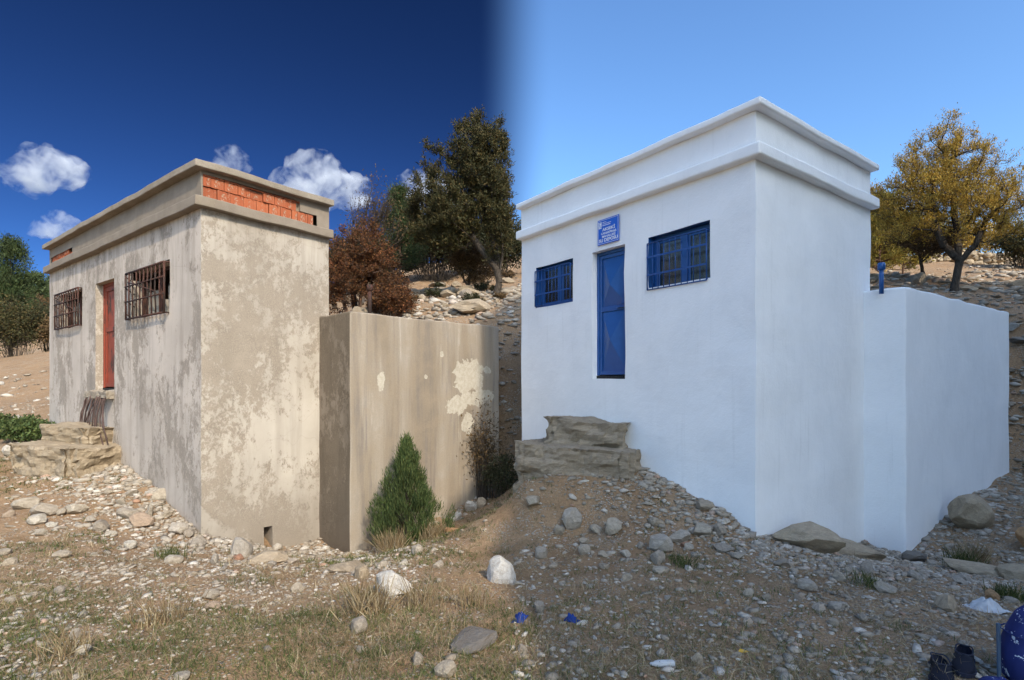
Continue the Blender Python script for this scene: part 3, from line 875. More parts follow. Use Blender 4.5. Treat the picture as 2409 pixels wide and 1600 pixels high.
        V = [(x1 - .13, yd - .006, zm + .05), (x1 - .045, yd - .006, zm + .05), (x1 - .045, yd + .004, zm + .16), (x1 - .11, yd - .02, zm + .22)]
        pyobj('torn_flap', V, [(0, 1, 2, 3)], m, door)
        boxo('threshold_gap', (xa, xb), (yd - .03, yd + .05), (za + .002, lo - .004), M['black'], door, 0)
    if old:
        # broken concrete threshold with hanging reinforcement rods
        C = Weld()
        C.box((xa - .22, xb + .0), (-.13, .10), (za - .13, za - .005), 0.045)
        C.build('threshold', [M['slab']], root, 0.04, 7, 3, wob2=0.02)
        rnd = random.Random(5)
        for k in range(17):
            x0 = xa - .15 + (xb - xa + .1) * k / 16 + rnd.uniform(-.03, .03)
            L = rnd.uniform(.55, .95)
            sw = rnd.uniform(-.14, .10)
            if k in (2, 9): sw = -.5
            if k > 13: L *= 1.35; sw = .35
            p = []
            for t in (0, .15, .4, .7, 1):
                p.append((x0 + sw * t * t + rnd.uniform(-.012, .012), -.09 - .10 * math.sin(t * 2.2) - .03 * rnd.random(), za - .09 - L * t))
            tube('rebar', p, 0.011, M['rebar'], root, 5)
    return root, holes

root_old, holes_old = building(LB, True)
tag(root_old, 'weathered beige plaster depot with red metal door and exposed brick parapet', 'building')
root_new, holes_new = building(RB, False)
tag(root_new, 'freshly painted white depot with blue door, barred blue windows and blue sign', 'building')

# exposed hollow bricks in the parapet of the old building
def brick_mesh(w, h, d, seed):
    rnd = random.Random(seed)
    n = 5
    V = []; F = []
    for j, zz in enumerate((0, h)):
        for i in range(n * 2):
            y = w * (i // 2 + (i % 2)) / n if i < n * 2 - 0 else w
            x = d if (i // 2) % 2 == 0 else d - 0.004
            V.append((x + rnd.uniform(-.0015, .0015), y, zz + rnd.uniform(-.006, .004)))
    for i in range(n * 2 - 1):
        F.append((i, i + 1, n * 2 + i + 1, n * 2 + i))
    b = len(V)
    V += [(0, 0, 0), (0, w, 0), (0, 0, h), (0, w, h)]
    F += [tuple([b, b + 1] + list(range(n * 2 - 1, -1, -1))), tuple([b + 2] + list(range(n * 2, n * 4)) + [b + 3]), (b, 0, n * 2, b + 2), (b + 1, b + 3, n * 4 - 1, n * 2 - 1)]
    me = bpy.data.meshes.new('brick')
    me.from_pydata(V, [], F); me.update()
    me.materials.append(M['brick'])
    return me
def bricks():
    zc = LB['zct'] + EZ
    zt = LB['zsb'] + EZ - 0.045
    rnd = random.Random(3)
    rows = [(zc + 0.008, 0.178, 0.03, 1.83), (zc + 0.192, 0.135, 0.03, 1.53)]
    for ri, (z0, h, ya, yb) in enumerate(rows):
        y = ya; k = 0
        while y < yb - 0.05:
            w = min(rnd.choice((0.19, 0.2, 0.185, 0.1)) if not (k == 0 and ri) else 0.11, yb - y)
            if ri == 0 and 0.50 < y < 0.60:
                y += 0.05                       # an open joint filled with pale mortar
            broken = rnd.random() < 0.15
            d = rnd.uniform(0.022, 0.048) - (0.018 if broken else 0)
            o = link('brick', brick_mesh(w - 0.008, h - (rnd.uniform(0.02, 0.05) if broken else 0.004), d, k + ri * 50), None, root_old)
            o.location = (-0.049, y, z0)
            o.rotation_euler = (rnd.uniform(-.012, .012), 0, rnd.uniform(-.01, .01))
            y += w; k += 1
    # a thin course of broken pieces under the slab
    y = 0.03; k = 0
    while y < 1.45:
        w = rnd.uniform(0.07, 0.2)
        o = link('brick', brick_mesh(w - 0.006, rnd.uniform(0.014, 0.026), rnd.uniform(0.03, 0.05), 300 + k), None, root_old)
        o.location = (-0.049, y, zc + 0.331); y += w; k += 1
    # patch at the far end of the front
    x = -7.56; k = 0
    while x < -6.1:
        w = min(rnd.choice((0.19, 0.2, 0.12)), -6.02 - x)
        for r2 in range(2):
            if r2 == 1 and x > -6.6 and rnd.random() < 0.5: continue
            o = link('brick', brick_mesh(w - 0.008, 0.10, rnd.uniform(0.026, 0.042), 500 + k), None, root_old)
            o.location = (x, 0.049, zc + 0.024 + 0.106 * r2)
            o.rotation_euler = (0, 0, -math.pi / 2)
            o.location.x = x; k += 1
        x += w
bricks()

# concrete blocks stacked on the sills behind the old grilles
def inside_blocks():
    rnd = random.Random(11)
    base = Matrix.Translation((LB['cx'], LB['cy'], 0)) @ Matrix.Rotation(-LB['yaw'], 4, 'Z')
    for wi, w in enumerate((LB['w1'], LB['w2'])):
        xa, xb, za = -w[1] + .1, -w[0] - .1, w[2] + EZ
        n = 5
        for k in range(n):
            if wi == 1 and k in (2,): continue
            bw = (xb - xa) / n
            hh = rnd.uniform(.42, .56) if k != 2 else .3
            C = Weld()
            C.box((0, bw * .72), (0, .06), (0, hh), 0.08)
            o = C.build('concrete_block', [M['block']], None, 0.008, 4, 30 + k, wob2=0.003)
            o.matrix_world = base @ Matrix.Translation((xa + k * bw + rnd.uniform(0, .05), .222, za + .004)) @ Matrix.Rotation(rnd.uniform(-.05, .05), 4, 'Y')
            tag(o, 'pale concrete block standing behind the rusty grille of a window', 'block', 'blocks behind the rusty grilles')
inside_blocks()

# sign over the blue door
def sign():
    root = empty('sign_plate', (0, 0, 0))
    base = Matrix.Translation((RB['cx'], RB['cy'], 0)) @ Matrix.Rotation(-RB['yaw'], 4, 'Z')
    x0, x1, z0, z1 = -2.645, -2.19, 2.175 + EZ, 2.575 + EZ
    root.matrix_world = base @ Matrix.Translation(((x0 + x1) / 2, -0.018, (z0 + z1) / 2)) @ Matrix.Rotation(R(90), 4, 'X')
    w, h = x1 - x0, z1 - z0
    boxo('plate', (-w / 2, w / 2), (-h / 2, h / 2), (-.006, .004), M['sign'], root, 0.002)
    e, t = .014, .005
    for bx in (((-w / 2 + e, w / 2 - e), (h / 2 - e - t, h / 2 - e)), ((-w / 2 + e, w / 2 - e), (-h / 2 + e, -h / 2 + e + t)), ((-w / 2 + e, -w / 2 + e + t), (-h / 2 + e + t, h / 2 - e - t)), ((w / 2 - e - t, w / 2 - e), (-h / 2 + e + t, h / 2 - e - t))):
        boxo('border_line', *bx, (.004, .0055), M['sign_w'], root, 0)
    def text(s, cx, cy, size, width, bold=0.0, left=False):
        c = bpy.data.curves.new('lettering', 'FONT')
        c.body = s; c.size = size; c.align_x = 'LEFT' if left else 'CENTER'; c.align_y = 'CENTER'
        c.extrude = 0.0006; c.offset = bold
        o = bpy.data.objects.new('tmp', c); COL.objects.link(o)
        dg = bpy.context.evaluated_depsgraph_get()
        me = bpy.data.meshes.new_from_object(o.evaluated_get(dg))
        bpy.data.objects.remove(o)
        xs = [v.co.x for v in me.vertices]
        k = width / (max(xs) - min(xs))
        for v in me.vertices: v.co.x *= k
        me.materials.clear(); me.materials.append(M['sign_w'])
        t = link('lettering', me, None, root)
        t.location = (cx, cy, .0052)
    text('AKSEKİ', 0.015, .030, .066, .27, .0016)
    text('ÇANAKPINAR', 0.015, -.030, .048, .325, .0012)
    text('MAHALLESİ', 0.015, -.080, .048, .285, .0012)
    text('SU DEPOSU', 0.005, -.138, .070, .395, .002)
    rs = random.Random(4)                      # three lines of print too small to read
    for yy, wl, th, gap in ((.148, .075, .010, .006), (.124, .175, .009, .005), (.098, .165, .013, .005)):
        xx = -.118
        while xx < -.118 + wl:
            ww = rs.uniform(.006, .016)
            boxo('small_print', (xx, xx + ww), (yy - th / 2, yy + th / 2), (.004, .0052), M['sign_w'], root, 0)
            xx += ww + gap * rs.uniform(.6, 1.6)
    # emblem: white tile with a blue leaf-shaped hook and a bar
    boxo('emblem', (-.205, -.14), (.085, .162), (.004, .0052), M['sign_w'], root, 0)
    V = []; F = []
    n = 14
    for i in range(n + 1):
        a = R(60) + R(250) * i / n
        for rr in (.016, .026):
            V.append((-.170 + math.cos(a) * rr, .128 + math.sin(a) * rr * 1.15, .006))
    for i in range(n): F.append((2 * i, 2 * i + 1, 2 * i + 3, 2 * i + 2))
    pyobj('emblem_hook', V, F, M['sign'], root)
    boxo('emblem_bar', (-.205, -.14), (.060, .078), (.004, .0052), M['sign_w'], root, 0)
    tag(root, 'blue sign plate with white Turkish lettering mounted above the blue door', 'sign')
sign()

# ------------------------------------------------------------------ vegetation
def leaf_quads(P, rng, ln, wd, up=0.0, dirs=None, jit=1.0):
    """one small quad per point"""
    n = len(P)
    d = rng.normal(size=(n, 3)) * jit
    if dirs is not None: d = d + dirs
    d[:, 2] += up
    d /= np.linalg.norm(d, axis=1)[:, None] + 1e-9
    q = rng.normal(size=(n, 3))
    s = np.cross(d, q); s /= np.linalg.norm(s, axis=1)[:, None] + 1e-9
    L = ln * rng.uniform(0.6, 1.3, (n, 1)); Wd = wd * rng.uniform(0.6, 1.3, (n, 1))
    a = P - s * Wd * .5 + d * L * .35; b = P + d * L; c = P + s * Wd * .5 + d * L * .35
    V = np.stack([P, a, b, c], 1).reshape(-1, 3)
    F = np.arange(n * 4).reshape(-1, 4)
    return V, F

def skeleton(rnd, base, trunk_h, lean, levels, kids, ratio, spread, up, r0, seg=4, wob=0.18, first=None, taper=0.62):
    """returns list of (points, radii, level)"""
    out = []
    def grow(p, d, L, r, lev):
        pts = [p.copy()]; rad = [r]
        n = seg if lev else seg + 2
        r1 = r * (taper if lev < levels else 0.3)
        for i in range(n):
            d = (d + Vector((rnd.gauss(0, wob), rnd.gauss(0, wob), rnd.gauss(0, wob))) + Vector((0, 0, up if lev else 0.05))).normalized()
            p = p + d * (L / n)
            pts.append(p.copy()); rad.append(r + (r1 - r) * (i + 1) / n)
        out.append((pts, rad, lev))
        if lev < levels:
            k = kids[min(lev, len(kids) - 1)]
            for c in range(k):
                t = 1.0 if c == 0 else rnd.uniform(0.35 if lev else 0.6, 1.0)
                i = min(n, max(1, int(round(t * n))))
                ax = d.orthogonal().normalized()
                ax.rotate(Matrix.Rotation(rnd.uniform(0, 6.283), 3, d))
                ang = rnd.uniform(spread * 0.5, spread * 1.2) * (0.6 if c == 0 else 1.0)
                nd = d.copy(); nd.rotate(Matrix.Rotation(ang, 3, ax))
                grow(pts[i], nd, L * ratio * rnd.uniform(0.75, 1.2), max(rad[i] * (0.75 if c == 0 else 0.6), 0.004), lev + 1)
    starts = first or [(lean, 1.0)]
    for dv, k in starts:
        grow(Vector(base), Vector(dv).normalized(), trunk_h * k, r0 * (1 if len(starts) == 1 else 0.8), 0)
    return out

def wood_mesh(sk, minr=0.003):
    V = []; F4 = []
    for pts, rad, lev in sk:
        n = 7 if lev == 0 else (5 if lev == 1 else 3)
        v, f = tube_arrays(pts, [max(r, minr) for r in rad], n)
        o = len(V); V += v
        for q in f:
            if len(q) == 4: F4.append([o + i for i in q])
    return npmesh('trunk', np.array([tuple(v) for v in V]), np.array(F4))

def fit_crown(sk, base, target):
    """scale the whole skeleton so its extent matches target (wx, wy, h)"""
    A = np.array([tuple(p) for pts, r, l in sk for p in pts])
    b = np.array(base)
    ext = A.max(0) - A.min(0)
    s = np.array(target) / np.maximum(ext, 1e-6)
    for pts, r, l in sk:
        for i, p in enumerate(pts):
            pts[i] = Vector(tuple(b + (np.array(p) - b) * s))

def tree(name, label, cat, x, y, size, leaf, bark, seed, levels=3, kids=(6, 5, 4), n_leaf=9000, ln=0.10, wd=0.05, spread=0.6, up=0.06, trunk=0.35,
         r0=0.09, ratio=0.62, lean=(0, 0, 1), first=None, group=None, jitter=0.12, leafup=0.0, z=None, shift=0.0, wob=0.18, maxx=None):
    rnd = random.Random(seed); rng = np.random.default_rng(seed)
    zz = h1(x, y) - 0.06 if z is None else z
    root = empty(name, (x, y, zz))
    sk = skeleton(rnd, (0, 0, 0), trunk, lean, levels, kids, ratio, spread, up, r0, first=first, wob=wob)
    fit_crown(sk, (0, 0, 0), size)
    if shift:
        for pts, r, l in sk:
            for i, p in enumerate(pts):
                pts[i] = Vector((p.x + shift * (p.z / size[2]) ** 1.5, p.y, p.z))
    if maxx is not None:                       # wind-trimmed side
        for pts, r, l in sk:
            for p in pts:
                if p.x > maxx: p.x = maxx + (p.x - maxx) * 0.25
    me = wood_mesh(sk); me.shade_smooth()
    link('trunk', me, bark, root)
    tips = np.array([tuple(p) for pts, r, l in sk if l >= levels - 1 for p in pts[1:]])
    td = np.array([tuple((pts[-1] - pts[0]).normalized()) for pts, r, l in sk if l >= levels - 1 for p in pts[1:]])
    if n_leaf:
        idx = rng.integers(0, len(tips), n_leaf)
        P = tips[idx] + rng.normal(size=(n_leaf, 3)) * jitter
        if maxx is not None: P = P[P[:, 0] < maxx + 0.2]; idx = idx[:len(P)]
        Vv, Ff = leaf_quads(P, rng, ln, wd, leafup, td[idx] * 0.8)
        link('crown', npmesh('crown', Vv, Ff), leaf, root)
    tag(root, label, cat, group)
    return root

def conifer(name, label, cat, x, y, w, h, leaf, bark, seed, n=12000, ln=0.12, wd=0.035, base_frac=0.12, group=None, power=0.8, z=None, lump=0.25, bare=0.0):
    rnd = random.Random(seed); rng = np.random.default_rng(seed)
    zz = h1(x, y) - 0.05 if z is None else z
    root = empty(name, (x, y, zz))
    sk = [([Vector((0, 0, 0)), Vector((.02, 0, h * .5)), Vector((0, .02, h * .95))], [0.03 * h * .5, 0.02 * h * .5, 0.004], 0)]
    nb = 90
    tips = []; td = []
    for i in range(nb):
        t = rnd.random() ** 0.85
        zc = h * (base_frac + (0.97 - base_frac) * t)
        R_ = w * .5 * (1 - t) ** power * rnd.uniform(0.72, 1.12) + 0.04 * w
        a = rnd.uniform(0, 6.283)
        R_ *= 1 + lump * math.sin(a * 3 + t * 9 + seed)
        e = Vector((math.cos(a) * R_, math.sin(a) * R_, zc + R_ * rnd.uniform(0.15, 0.55)))
        s = Vector((0, 0, zc))
        sk.append(([s, (s + e) / 2 + Vector((0, 0, -.03 * h)), e], [0.012 * h * (1 - t) + .004, 0.008, 0.003], 2))
        for k in range(8):
            f = rnd.uniform(0.35, 1.05)
            tips.append(tuple(s.lerp(e, f))); td.append(tuple((e - s).normalized() * .7 + Vector((0, 0, .5))))
    me = wood_mesh(sk); link('trunk', me, bark, root)
    tips = np.array(tips); td = np.array(td)
    idx = rng.integers(0, len(tips), n)
    P = tips[idx] + rng.normal(size=(n, 3)) * np.array([w * .055, w * .055, h * .03])
    Vv, Ff = leaf_quads(P, rng, ln, wd, 0.3, td[idx], 0.6)
    link('crown', npmesh('crown', Vv, Ff), leaf, root)
    tag(root, label, cat, group)
    return root

def shrub(name, label, cat, x, y, w, d, h, leaf, bark, seed, n=6000, ln=0.07, wd=0.035, group=None, stems=40, up=0.1, z=None, fuzz=0.10):
    rnd = random.Random(seed); rng = np.random.default_rng(seed)
    zz = h1(x, y) - 0.04 if z is None else z
    root = empty(name, (x, y, zz))
    sk = []; tips = []; td = []
    for i in range(stems):
        a = rnd.uniform(0, 6.283); rr = math.sqrt(rnd.random())
        b = Vector((math.cos(a) * rr * w * .22, math.sin(a) * rr * d * .22, 0))
        hh = h * rnd.uniform(.55, 1.0) * math.sqrt(max(0.12, 1 - (rr * .85) ** 2))
        e = Vector((math.cos(a) * rr * w * .5, math.sin(a) * rr * d * .5, hh))
        m = b.lerp(e, .5) + Vector((rnd.gauss(0, .06 * w), rnd.gauss(0, .06 * d), .08 * h))
        sk.append(([b, m, e], [.012, .008, .003], 1))
        for k in range(5):
            q = m.lerp(e, rnd.uniform(.0, 1)); v = Vector((rnd.gauss(0, 1), rnd.gauss(0, 1), rnd.gauss(.5, .7))).normalized() * h * .16
            sk.append(([q, q + v], [.005, .002], 3))
            for f in (0.3, 0.7, 1.0):
                tips.append(tuple(q + v * f)); td.append(tuple(v.normalized()))
    link('stems', wood_mesh(sk, .0025), bark, root)
    if n:
        tips = np.array(tips); td = np.array(td)
        idx = rng.integers(0, len(tips), n)
        P = tips[idx] + rng.normal(size=(n, 3)) * fuzz * h * .6
        P[:, 2] = np.abs(P[:, 2])
        Vv, Ff = leaf_quads(P, rng, ln, wd, up, td[idx])
        link('crown', npmesh('crown', Vv, Ff), leaf, root)
    tag(root, label, cat, group)
    return root

def crown_tree(name, label, cat, x, y, trunks, ells, leaf, bark, seed, n_attr=420, n_leaf=30000, ln=0.1, wd=0.03, rt=0.006, r_max=0.16, step=0.16, jitter=0.09, leafup=0.4, maxx=None, wob=0.035, twig=0.28):
    """grows limbs from the trunks towards points spread through the crown's ellipsoids"""
    rng = np.random.default_rng(seed)
    zz = h1(x, y) - 0.08
    root = empty(name, (x, y, zz))
    N = []; par = []
    for tp in trunks:
        prev = -1
        for k in range(len(tp) - 1):
            a, b = np.array(tp[k], float), np.array(tp[k + 1], float)
            m = max(1, int(np.linalg.norm(b - a) / step))
            for i in range(m):
                N.append(a + (b - a) * i / m + (rng.normal(size=3) * .012 if (k or i) else 0)); par.append(prev); prev = len(N) - 1
        N.append(np.array(tp[-1], float)); par.append(prev)
    n_trunk = len(N)
    vol = np.array([e[3] * e[4] * e[5] * (e[6] if len(e) > 6 else 1) for e in ells]); vol = vol / vol.sum()
    at = []
    while len(at) < n_attr:
        e = ells[rng.choice(len(ells), p=vol)]
        u = rng.normal(size=3); u /= np.linalg.norm(u)
        rr = rng.random() ** (1 / 2.2)
        q = np.array(e[:3]) + u * rr * np.array(e[3:6]) * (1 + .16 * math.sin(u[0] * 7 + seed) * math.cos(u[2] * 6))
        if maxx is not None and q[0] > maxx: continue
        at.append(q)
    at = np.array(at)
    c0 = np.array(N[:n_trunk])
    order = np.argsort([np.min(np.linalg.norm(c0 - a, axis=1)) + rng.uniform(0, .5) for a in at])
    tipsL = []
    paths = []
    for k in order:
        a = at[k]
        A = np.array(N)
        df = a - A
        cost = np.linalg.norm(df, axis=1) + .55 * np.maximum(0, -df[:, 2]) 
        lowt = np.arange(len(A)) < n_trunk
        cost = cost + np.where(lowt & (A[:, 2] < .9), 3., 0)
        i = int(cost.argmin())
        L = np.linalg.norm(a - A[i])
        m = max(1, int(L / step)); prev = i; pts = [A[i]]
        for s in range(1, m + 1):
            t = s / m
            p = A[i] + (a - A[i]) * t + np.array([0, 0, -.10 * L * math.sin(math.pi * t)]) + rng.normal(size=3) * wob * (t < 1)
            N.append(p); par.append(prev); prev = len(N) - 1
        tipsL.append(prev)
    n = len(N); cnt = np.zeros(n)
    for t in tipsL: cnt[t] += 1
    for i in range(n - 1, -1, -1):
        if par[i] >= 0: cnt[par[i]] += cnt[i]
    rad = np.minimum(rt * np.maximum(cnt, 1) ** 0.5, r_max)
    for i in range(n_trunk):
        if N[i][2] < .35: rad[i] *= 1 + .8 * (.35 - N[i][2])
    V = []; F = []
    for i in range(n):
        if par[i] < 0: continue
        ns = 8 if rad[i] > .05 else (5 if rad[i] > .015 else 3)
        v, f = tube_arrays([N[par[i]], N[i]], [min(rad[par[i]], rad[i] * 1.35), rad[i]], ns)
        o = len(V); V += v; F += [[o + q for q in ff] for ff in f if len(ff) == 4]
    NA = np.array(N)
    # twigs
    base = NA[rng.integers(n_trunk, n, n_attr * 5)]
    out = base - np.array([ells[0][0], ells[0][1], ells[0][2] * .45]); out /= np.linalg.norm(out, axis=1)[:, None] + 1e-6
    td = out * .5 + rng.normal(size=out.shape) * .45 + np.array([0, 0, .55]); td /= np.linalg.norm(td, axis=1)[:, None]
    tl = twig * rng.uniform(.5, 1.3, len(base))
    for b, d, l in zip(base, td, tl):
        v, f = tube_arrays([b, b + d * l], [rt * .8, rt * .3], 3)
        o = len(V); V += v; F += [[o + q for q in ff] for ff in f if len(ff) == 4]
    me = npmesh('trunk', np.array([tuple(v) for v in V]), np.array(F)); me.shade_smooth()
    link('trunk', me, bark, root)
    idx = rng.integers(0, len(base), n_leaf)
    P = base[idx] + td[idx] * (tl[idx] * rng.uniform(.1, 1.1, n_leaf))[:, None] + rng.normal(size=(n_leaf, 3)) * jitter * .5
    if maxx is not None:
        k = P[:, 0] < maxx + .15; P = P[k]; idx = idx[k]
    Vv, Ff = leaf_quads(P, rng, ln, wd, leafup, td[idx] * .9)
    link('crown', npmesh('crown', Vv, Ff), leaf, root)
    tag(root, label, cat)
    return root

# hillside behind the weathered building
crown_tree('broadleaf_tree', 'tall dark olive tree with leaning black trunk above the streaked tank wall', 'tree', -0.50, 17.0,
           [[(0, 0, 0), (.10, 0, .45), (.05, 0, .85), (-.35, 0, 1.35), (-.75, 0, 1.95), (-.85, .1, 2.9)], [(.05, .02, .75), (.0, .1, 1.4), (-.2, .1, 2.2), (-.35, .1, 3.4), (-.45, 0, 4.6)], [(.08, -.05, .6), (.22, -.1, 1.3), (.15, -.1, 2.2)]],
           [(-.45, 0, 4.05, 1.1, 1.0, 1.6), (-1.5, 0, 2.6, 1.2, 1.1, 1.15), (.05, 0, 2.6, .6, .9, 1.5), (-1.9, 0, 3.85, .6, .5, .75, .5)],
           M['lf_olive'], M['bark'], 41, n_attr=640, n_leaf=85000, ln=.10, wd=.03, maxx=.46, r_max=.15)
conifer('conifer_tree', 'pointed dark green conifer between the rust shrub and the olive tree', 'tree', -4.15, 20.0, 1.9, 4.0, M['lf_pine'], M['bark_red'], 7, n=22000, ln=0.10, wd=0.03, base_frac=0.24, power=0.62)
crown_tree('rust_shrub', 'dense shrub of rust red autumn leaves behind the weathered building', 'shrub', -4.30, 15.2,
           [[(-.3, 0, 0), (-.45, 0, .9)], [(0, .1, 0), (.05, .1, 1.1)], [(.35, -.1, 0), (.5, -.1, .8)]],
           [(-.35, 0, 1.35, .7, .7, 1.15), (.35, 0, 1.55, .65, .6, 1.15), (.85, 0, .75, .55, .6, .7), (-.9, 0, .8, .5, .5, .75), (.55, 0, 2.45, .25, .3, .4, .6)],
           M['lf_rust'], M['bark_red'], 3, n_attr=420, n_leaf=25000, ln=.065, wd=.032, rt=.0055, r_max=.05, leafup=.1, twig=.22)
shrub('rust_shrub', 'low rust leaved shrub beside the rusty vent pipe', 'shrub', -3.25, 14.7, 1.1, 1.0, 1.05, M['lf_rust'], M['bark_red'], 5, n=6000, ln=0.07, wd=0.04, stems=40)
tree('bare_tree', 'nearly leafless tree with upright dark twigs rising above the rust shrub', 'tree', -4.70, 16.4, (1.9, 1.4, 4.15), M['lf_brown'], M['bark'], 19, levels=4, kids=(6, 5, 4, 3), n_leaf=2600, ln=0.06, wd=0.03, spread=0.5, up=0.16, trunk=1.3, r0=0.10, ratio=0.7, shift=0.35)
shrub('evergreen_tree', 'broad dark evergreen tree behind the conifer and olive tree', 'tree', -3.5, 24.5, 3.4, 3, 3.3, M['lf_dark'], M['bark'], 23, n=26000, ln=.14, wd=.06, stems=110)
shrub('evergreen_tree', 'dark rounded evergreen tree behind the leaning olive trunk', 'tree', -1.0, 26.5, 3.0, 3, 3.4, M['lf_dark'], M['bark'], 29, n=24000, ln=.14, wd=.06, stems=100)
shrub('evergreen_tree', 'low dark evergreen tree up the slope behind the rust shrub', 'tree', -7.4, 26.5, 3.6, 3, 2.9, M['lf_dark'], M['bark'], 33, n=20000, ln=.14, wd=.06, stems=90)
tree('small_tree', 'small brownish tree on thin forked stems under the olive tree', 'tree', -1.45, 18.6, (1.6, 1.4, 1.75), M['lf_brown'], M['bark'], 31, levels=3, kids=(5, 5, 4), n_leaf=8000, ln=0.08, wd=0.04, spread=0.75, trunk=0.6, r0=0.05, first=[((-.25, 0, 1), 1), ((.15, .1, 1), 1), ((.05, -.2, 1), .9)])
shrub('hillside_bush', 'brown bush on the slope behind the bare twigged tree', 'bush', -9.5, 30, 3.2, 3, 2.2, M['lf_brown'], M['bark'], 61, n=9000, ln=0.13, wd=0.07)
shrub('hillside_bush', 'dark bush high on the slope behind the conifer', 'bush', -7.2, 34, 3.6, 3, 2.4, M['lf_dark'], M['bark'], 62, n=9000, ln=0.15, wd=0.08)

# beyond the far end of the weathered building
conifer('juniper_tree', 'tall dense dark juniper tree above the distant bushes', 'tree', -31.4, 34.0, 3.0, 7.3, M['lf_pine'], M['bark_red'], 11, n=26000, ln=0.16, wd=0.05, base_frac=0.05, power=0.42, lump=0.12)
for i, (x, y, w, h, mt, lb) in enumerate(((-29.6, 32.5, 3.6, 3.7, 'lf_olive', 'olive brown bush standing in front of the tall juniper'), (-28.8, 34.0, 2.4, 3.1, 'lf_dark', 'dark bush between the olive brown bush and the far slope'), (-27.0, 32.8, 2.0, 2.4, 'lf_brown', 'brown thorny bush on the bank near the building end'), (-31.2, 30.8, 3.0, 2.6, 'lf_dark', 'very dark bush at the foot of the tall juniper'), (-29.4, 37, 2.8, 4.0, 'lf_brown', 'tall brown bush behind the dark bush on the bank'))):
    shrub('bank_bush', lb, 'bush', x, y, w, w * .8, h, M[mt], M['bark'], 70 + i, n=8000, ln=0.14, wd=0.075, stems=60)
for i in range(11):
    rr = random.Random(200 + i)
    yy = 92 + rr.uniform(-8, 40); xx = -yy * (0.955 - 0.0135 * i) + rr.uniform(-1, 1)
    conifer('distant_pine', 'small dark pine on the far ridge beyond the bushes', 'tree', xx, yy, rr.uniform(3.5, 5.5), rr.uniform(4, 6.5), M['lf_pine'], M['bark_red'], 300 + i, n=2200, ln=0.5, wd=0.2, power=0.6, group='pines on the far ridge')
for i in range(9):
    rr = random.Random(230 + i)
    yy = rr.uniform(46, 80); xx = -yy * rr.uniform(0.84, 0.94)
    shrub('slope_bush', 'round olive bush dotted on the far tan slope', 'bush', xx, yy, rr.uniform(2.2, 4), 2.5, rr.uniform(1.6, 3), M['lf_olive' if i % 2 else 'lf_brown'], M['bark'], 330 + i, n=2500, ln=0.28, wd=0.14, group='bushes on the far slope', stems=24)
for i, (x, y, w, h) in enumerate(((-11.6, 12.6, 1.5, 0.62), (-10.55, 11.9, 1.25, 0.5))):
    shrub('evergreen_shrub', ('low leafy dark green shrub behind the white stone' if i == 0 else 'low leafy dark green shrub touching the end of the weathered wall'), 'shrub', x, y, w, 1.0, h, M['lf_juniper'], M['bark'], 80 + i, n=5200, ln=0.07, wd=0.04, stems=50)

# in front of the streaked tank wall
def juniper_bush():
    x, y, w, h = -1.72, 8.85, 1.18, 1.72
    rng = np.random.default_rng(8); rnd = random.Random(8)
    zz = h1(x, y) - 0.03
    root = empty('juniper_bush', (x, y, zz))
    sk = [([Vector((0, 0, 0)), Vector((.01, 0, .5)), Vector((-.02, 0, h * .9))], [.03, .02, .004], 0)]
    N = 30000
    # sprays: clumps on a cone that swells low down
    nc = 420
    t = rng.random(nc) ** 1.15
    prof = np.interp(t, [0, .08, .2, .35, .5, .62, .75, .9, 1], [.40, .50, .50, .42, .30, .20, .125, .075, .01])
    a = rng.uniform(0, 6.283, nc)
    rad = prof * w * np.sqrt(rng.uniform(.25, 1.05, nc)) * (1 + .16 * np.sin(a * 3 + t * 7) + .10 * np.sin(a * 7 - t * 15)) * rng.uniform(.8, 1.15, nc)
    C = np.stack([np.cos(a) * rad + .05 * (1 - t), np.sin(a) * rad, .03 + t * h * .96], 1)
    k0 = rng.choice(np.where(t < .8)[0], 46, replace=False)      # plumes that stand out of the outline
    C[k0, 0] *= 1.25; C[k0, 1] *= 1.25; C[k0, 2] += rng.uniform(.03, .16, 46)
    for i in range(0, nc, 3):
        s = Vector((0, 0, max(0, C[i][2] - rad[i] * .9)))
        sk.append(([s, Vector(C[i])], [.006, .002], 3))
    link('trunk', wood_mesh(sk, .002), M['bark'], root)
    idx = rng.integers(0, nc, N)
    P = C[idx] + rng.normal(size=(N, 3)) * np.array([.035, .035, .06])
    out = np.stack([np.cos(a[idx]) * .35, np.sin(a[idx]) * .35, np.full(N, 1.5)], 1)
    Vv, Ff = leaf_quads(P, rng, 0.075, 0.011, 0, out, 0.35)
    link('crown', npmesh('crown', Vv, Ff), M['lf_juniper'], root)
    tag(root, 'green cone shaped juniper bush against the streaked tank wall', 'bush')
juniper_bush()
shrub('dry_shrub', 'thin dark scraggly shrub at the end of the streaked tank wall', 'shrub', -0.55, 11.0, 0.7, 0.6, 1.95, M['lf_brown'], M['bark'], 90, n=1700, ln=0.06, wd=0.03, stems=26)
shrub('dry_shrub', 'short dark shrub rooted under the taller scraggly shrub', 'shrub', -0.22, 10.75, 0.6, 0.5, 0.9, M['lf_dark'], M['bark'], 91, n=2200, ln=0.05, wd=0.03, stems=24)

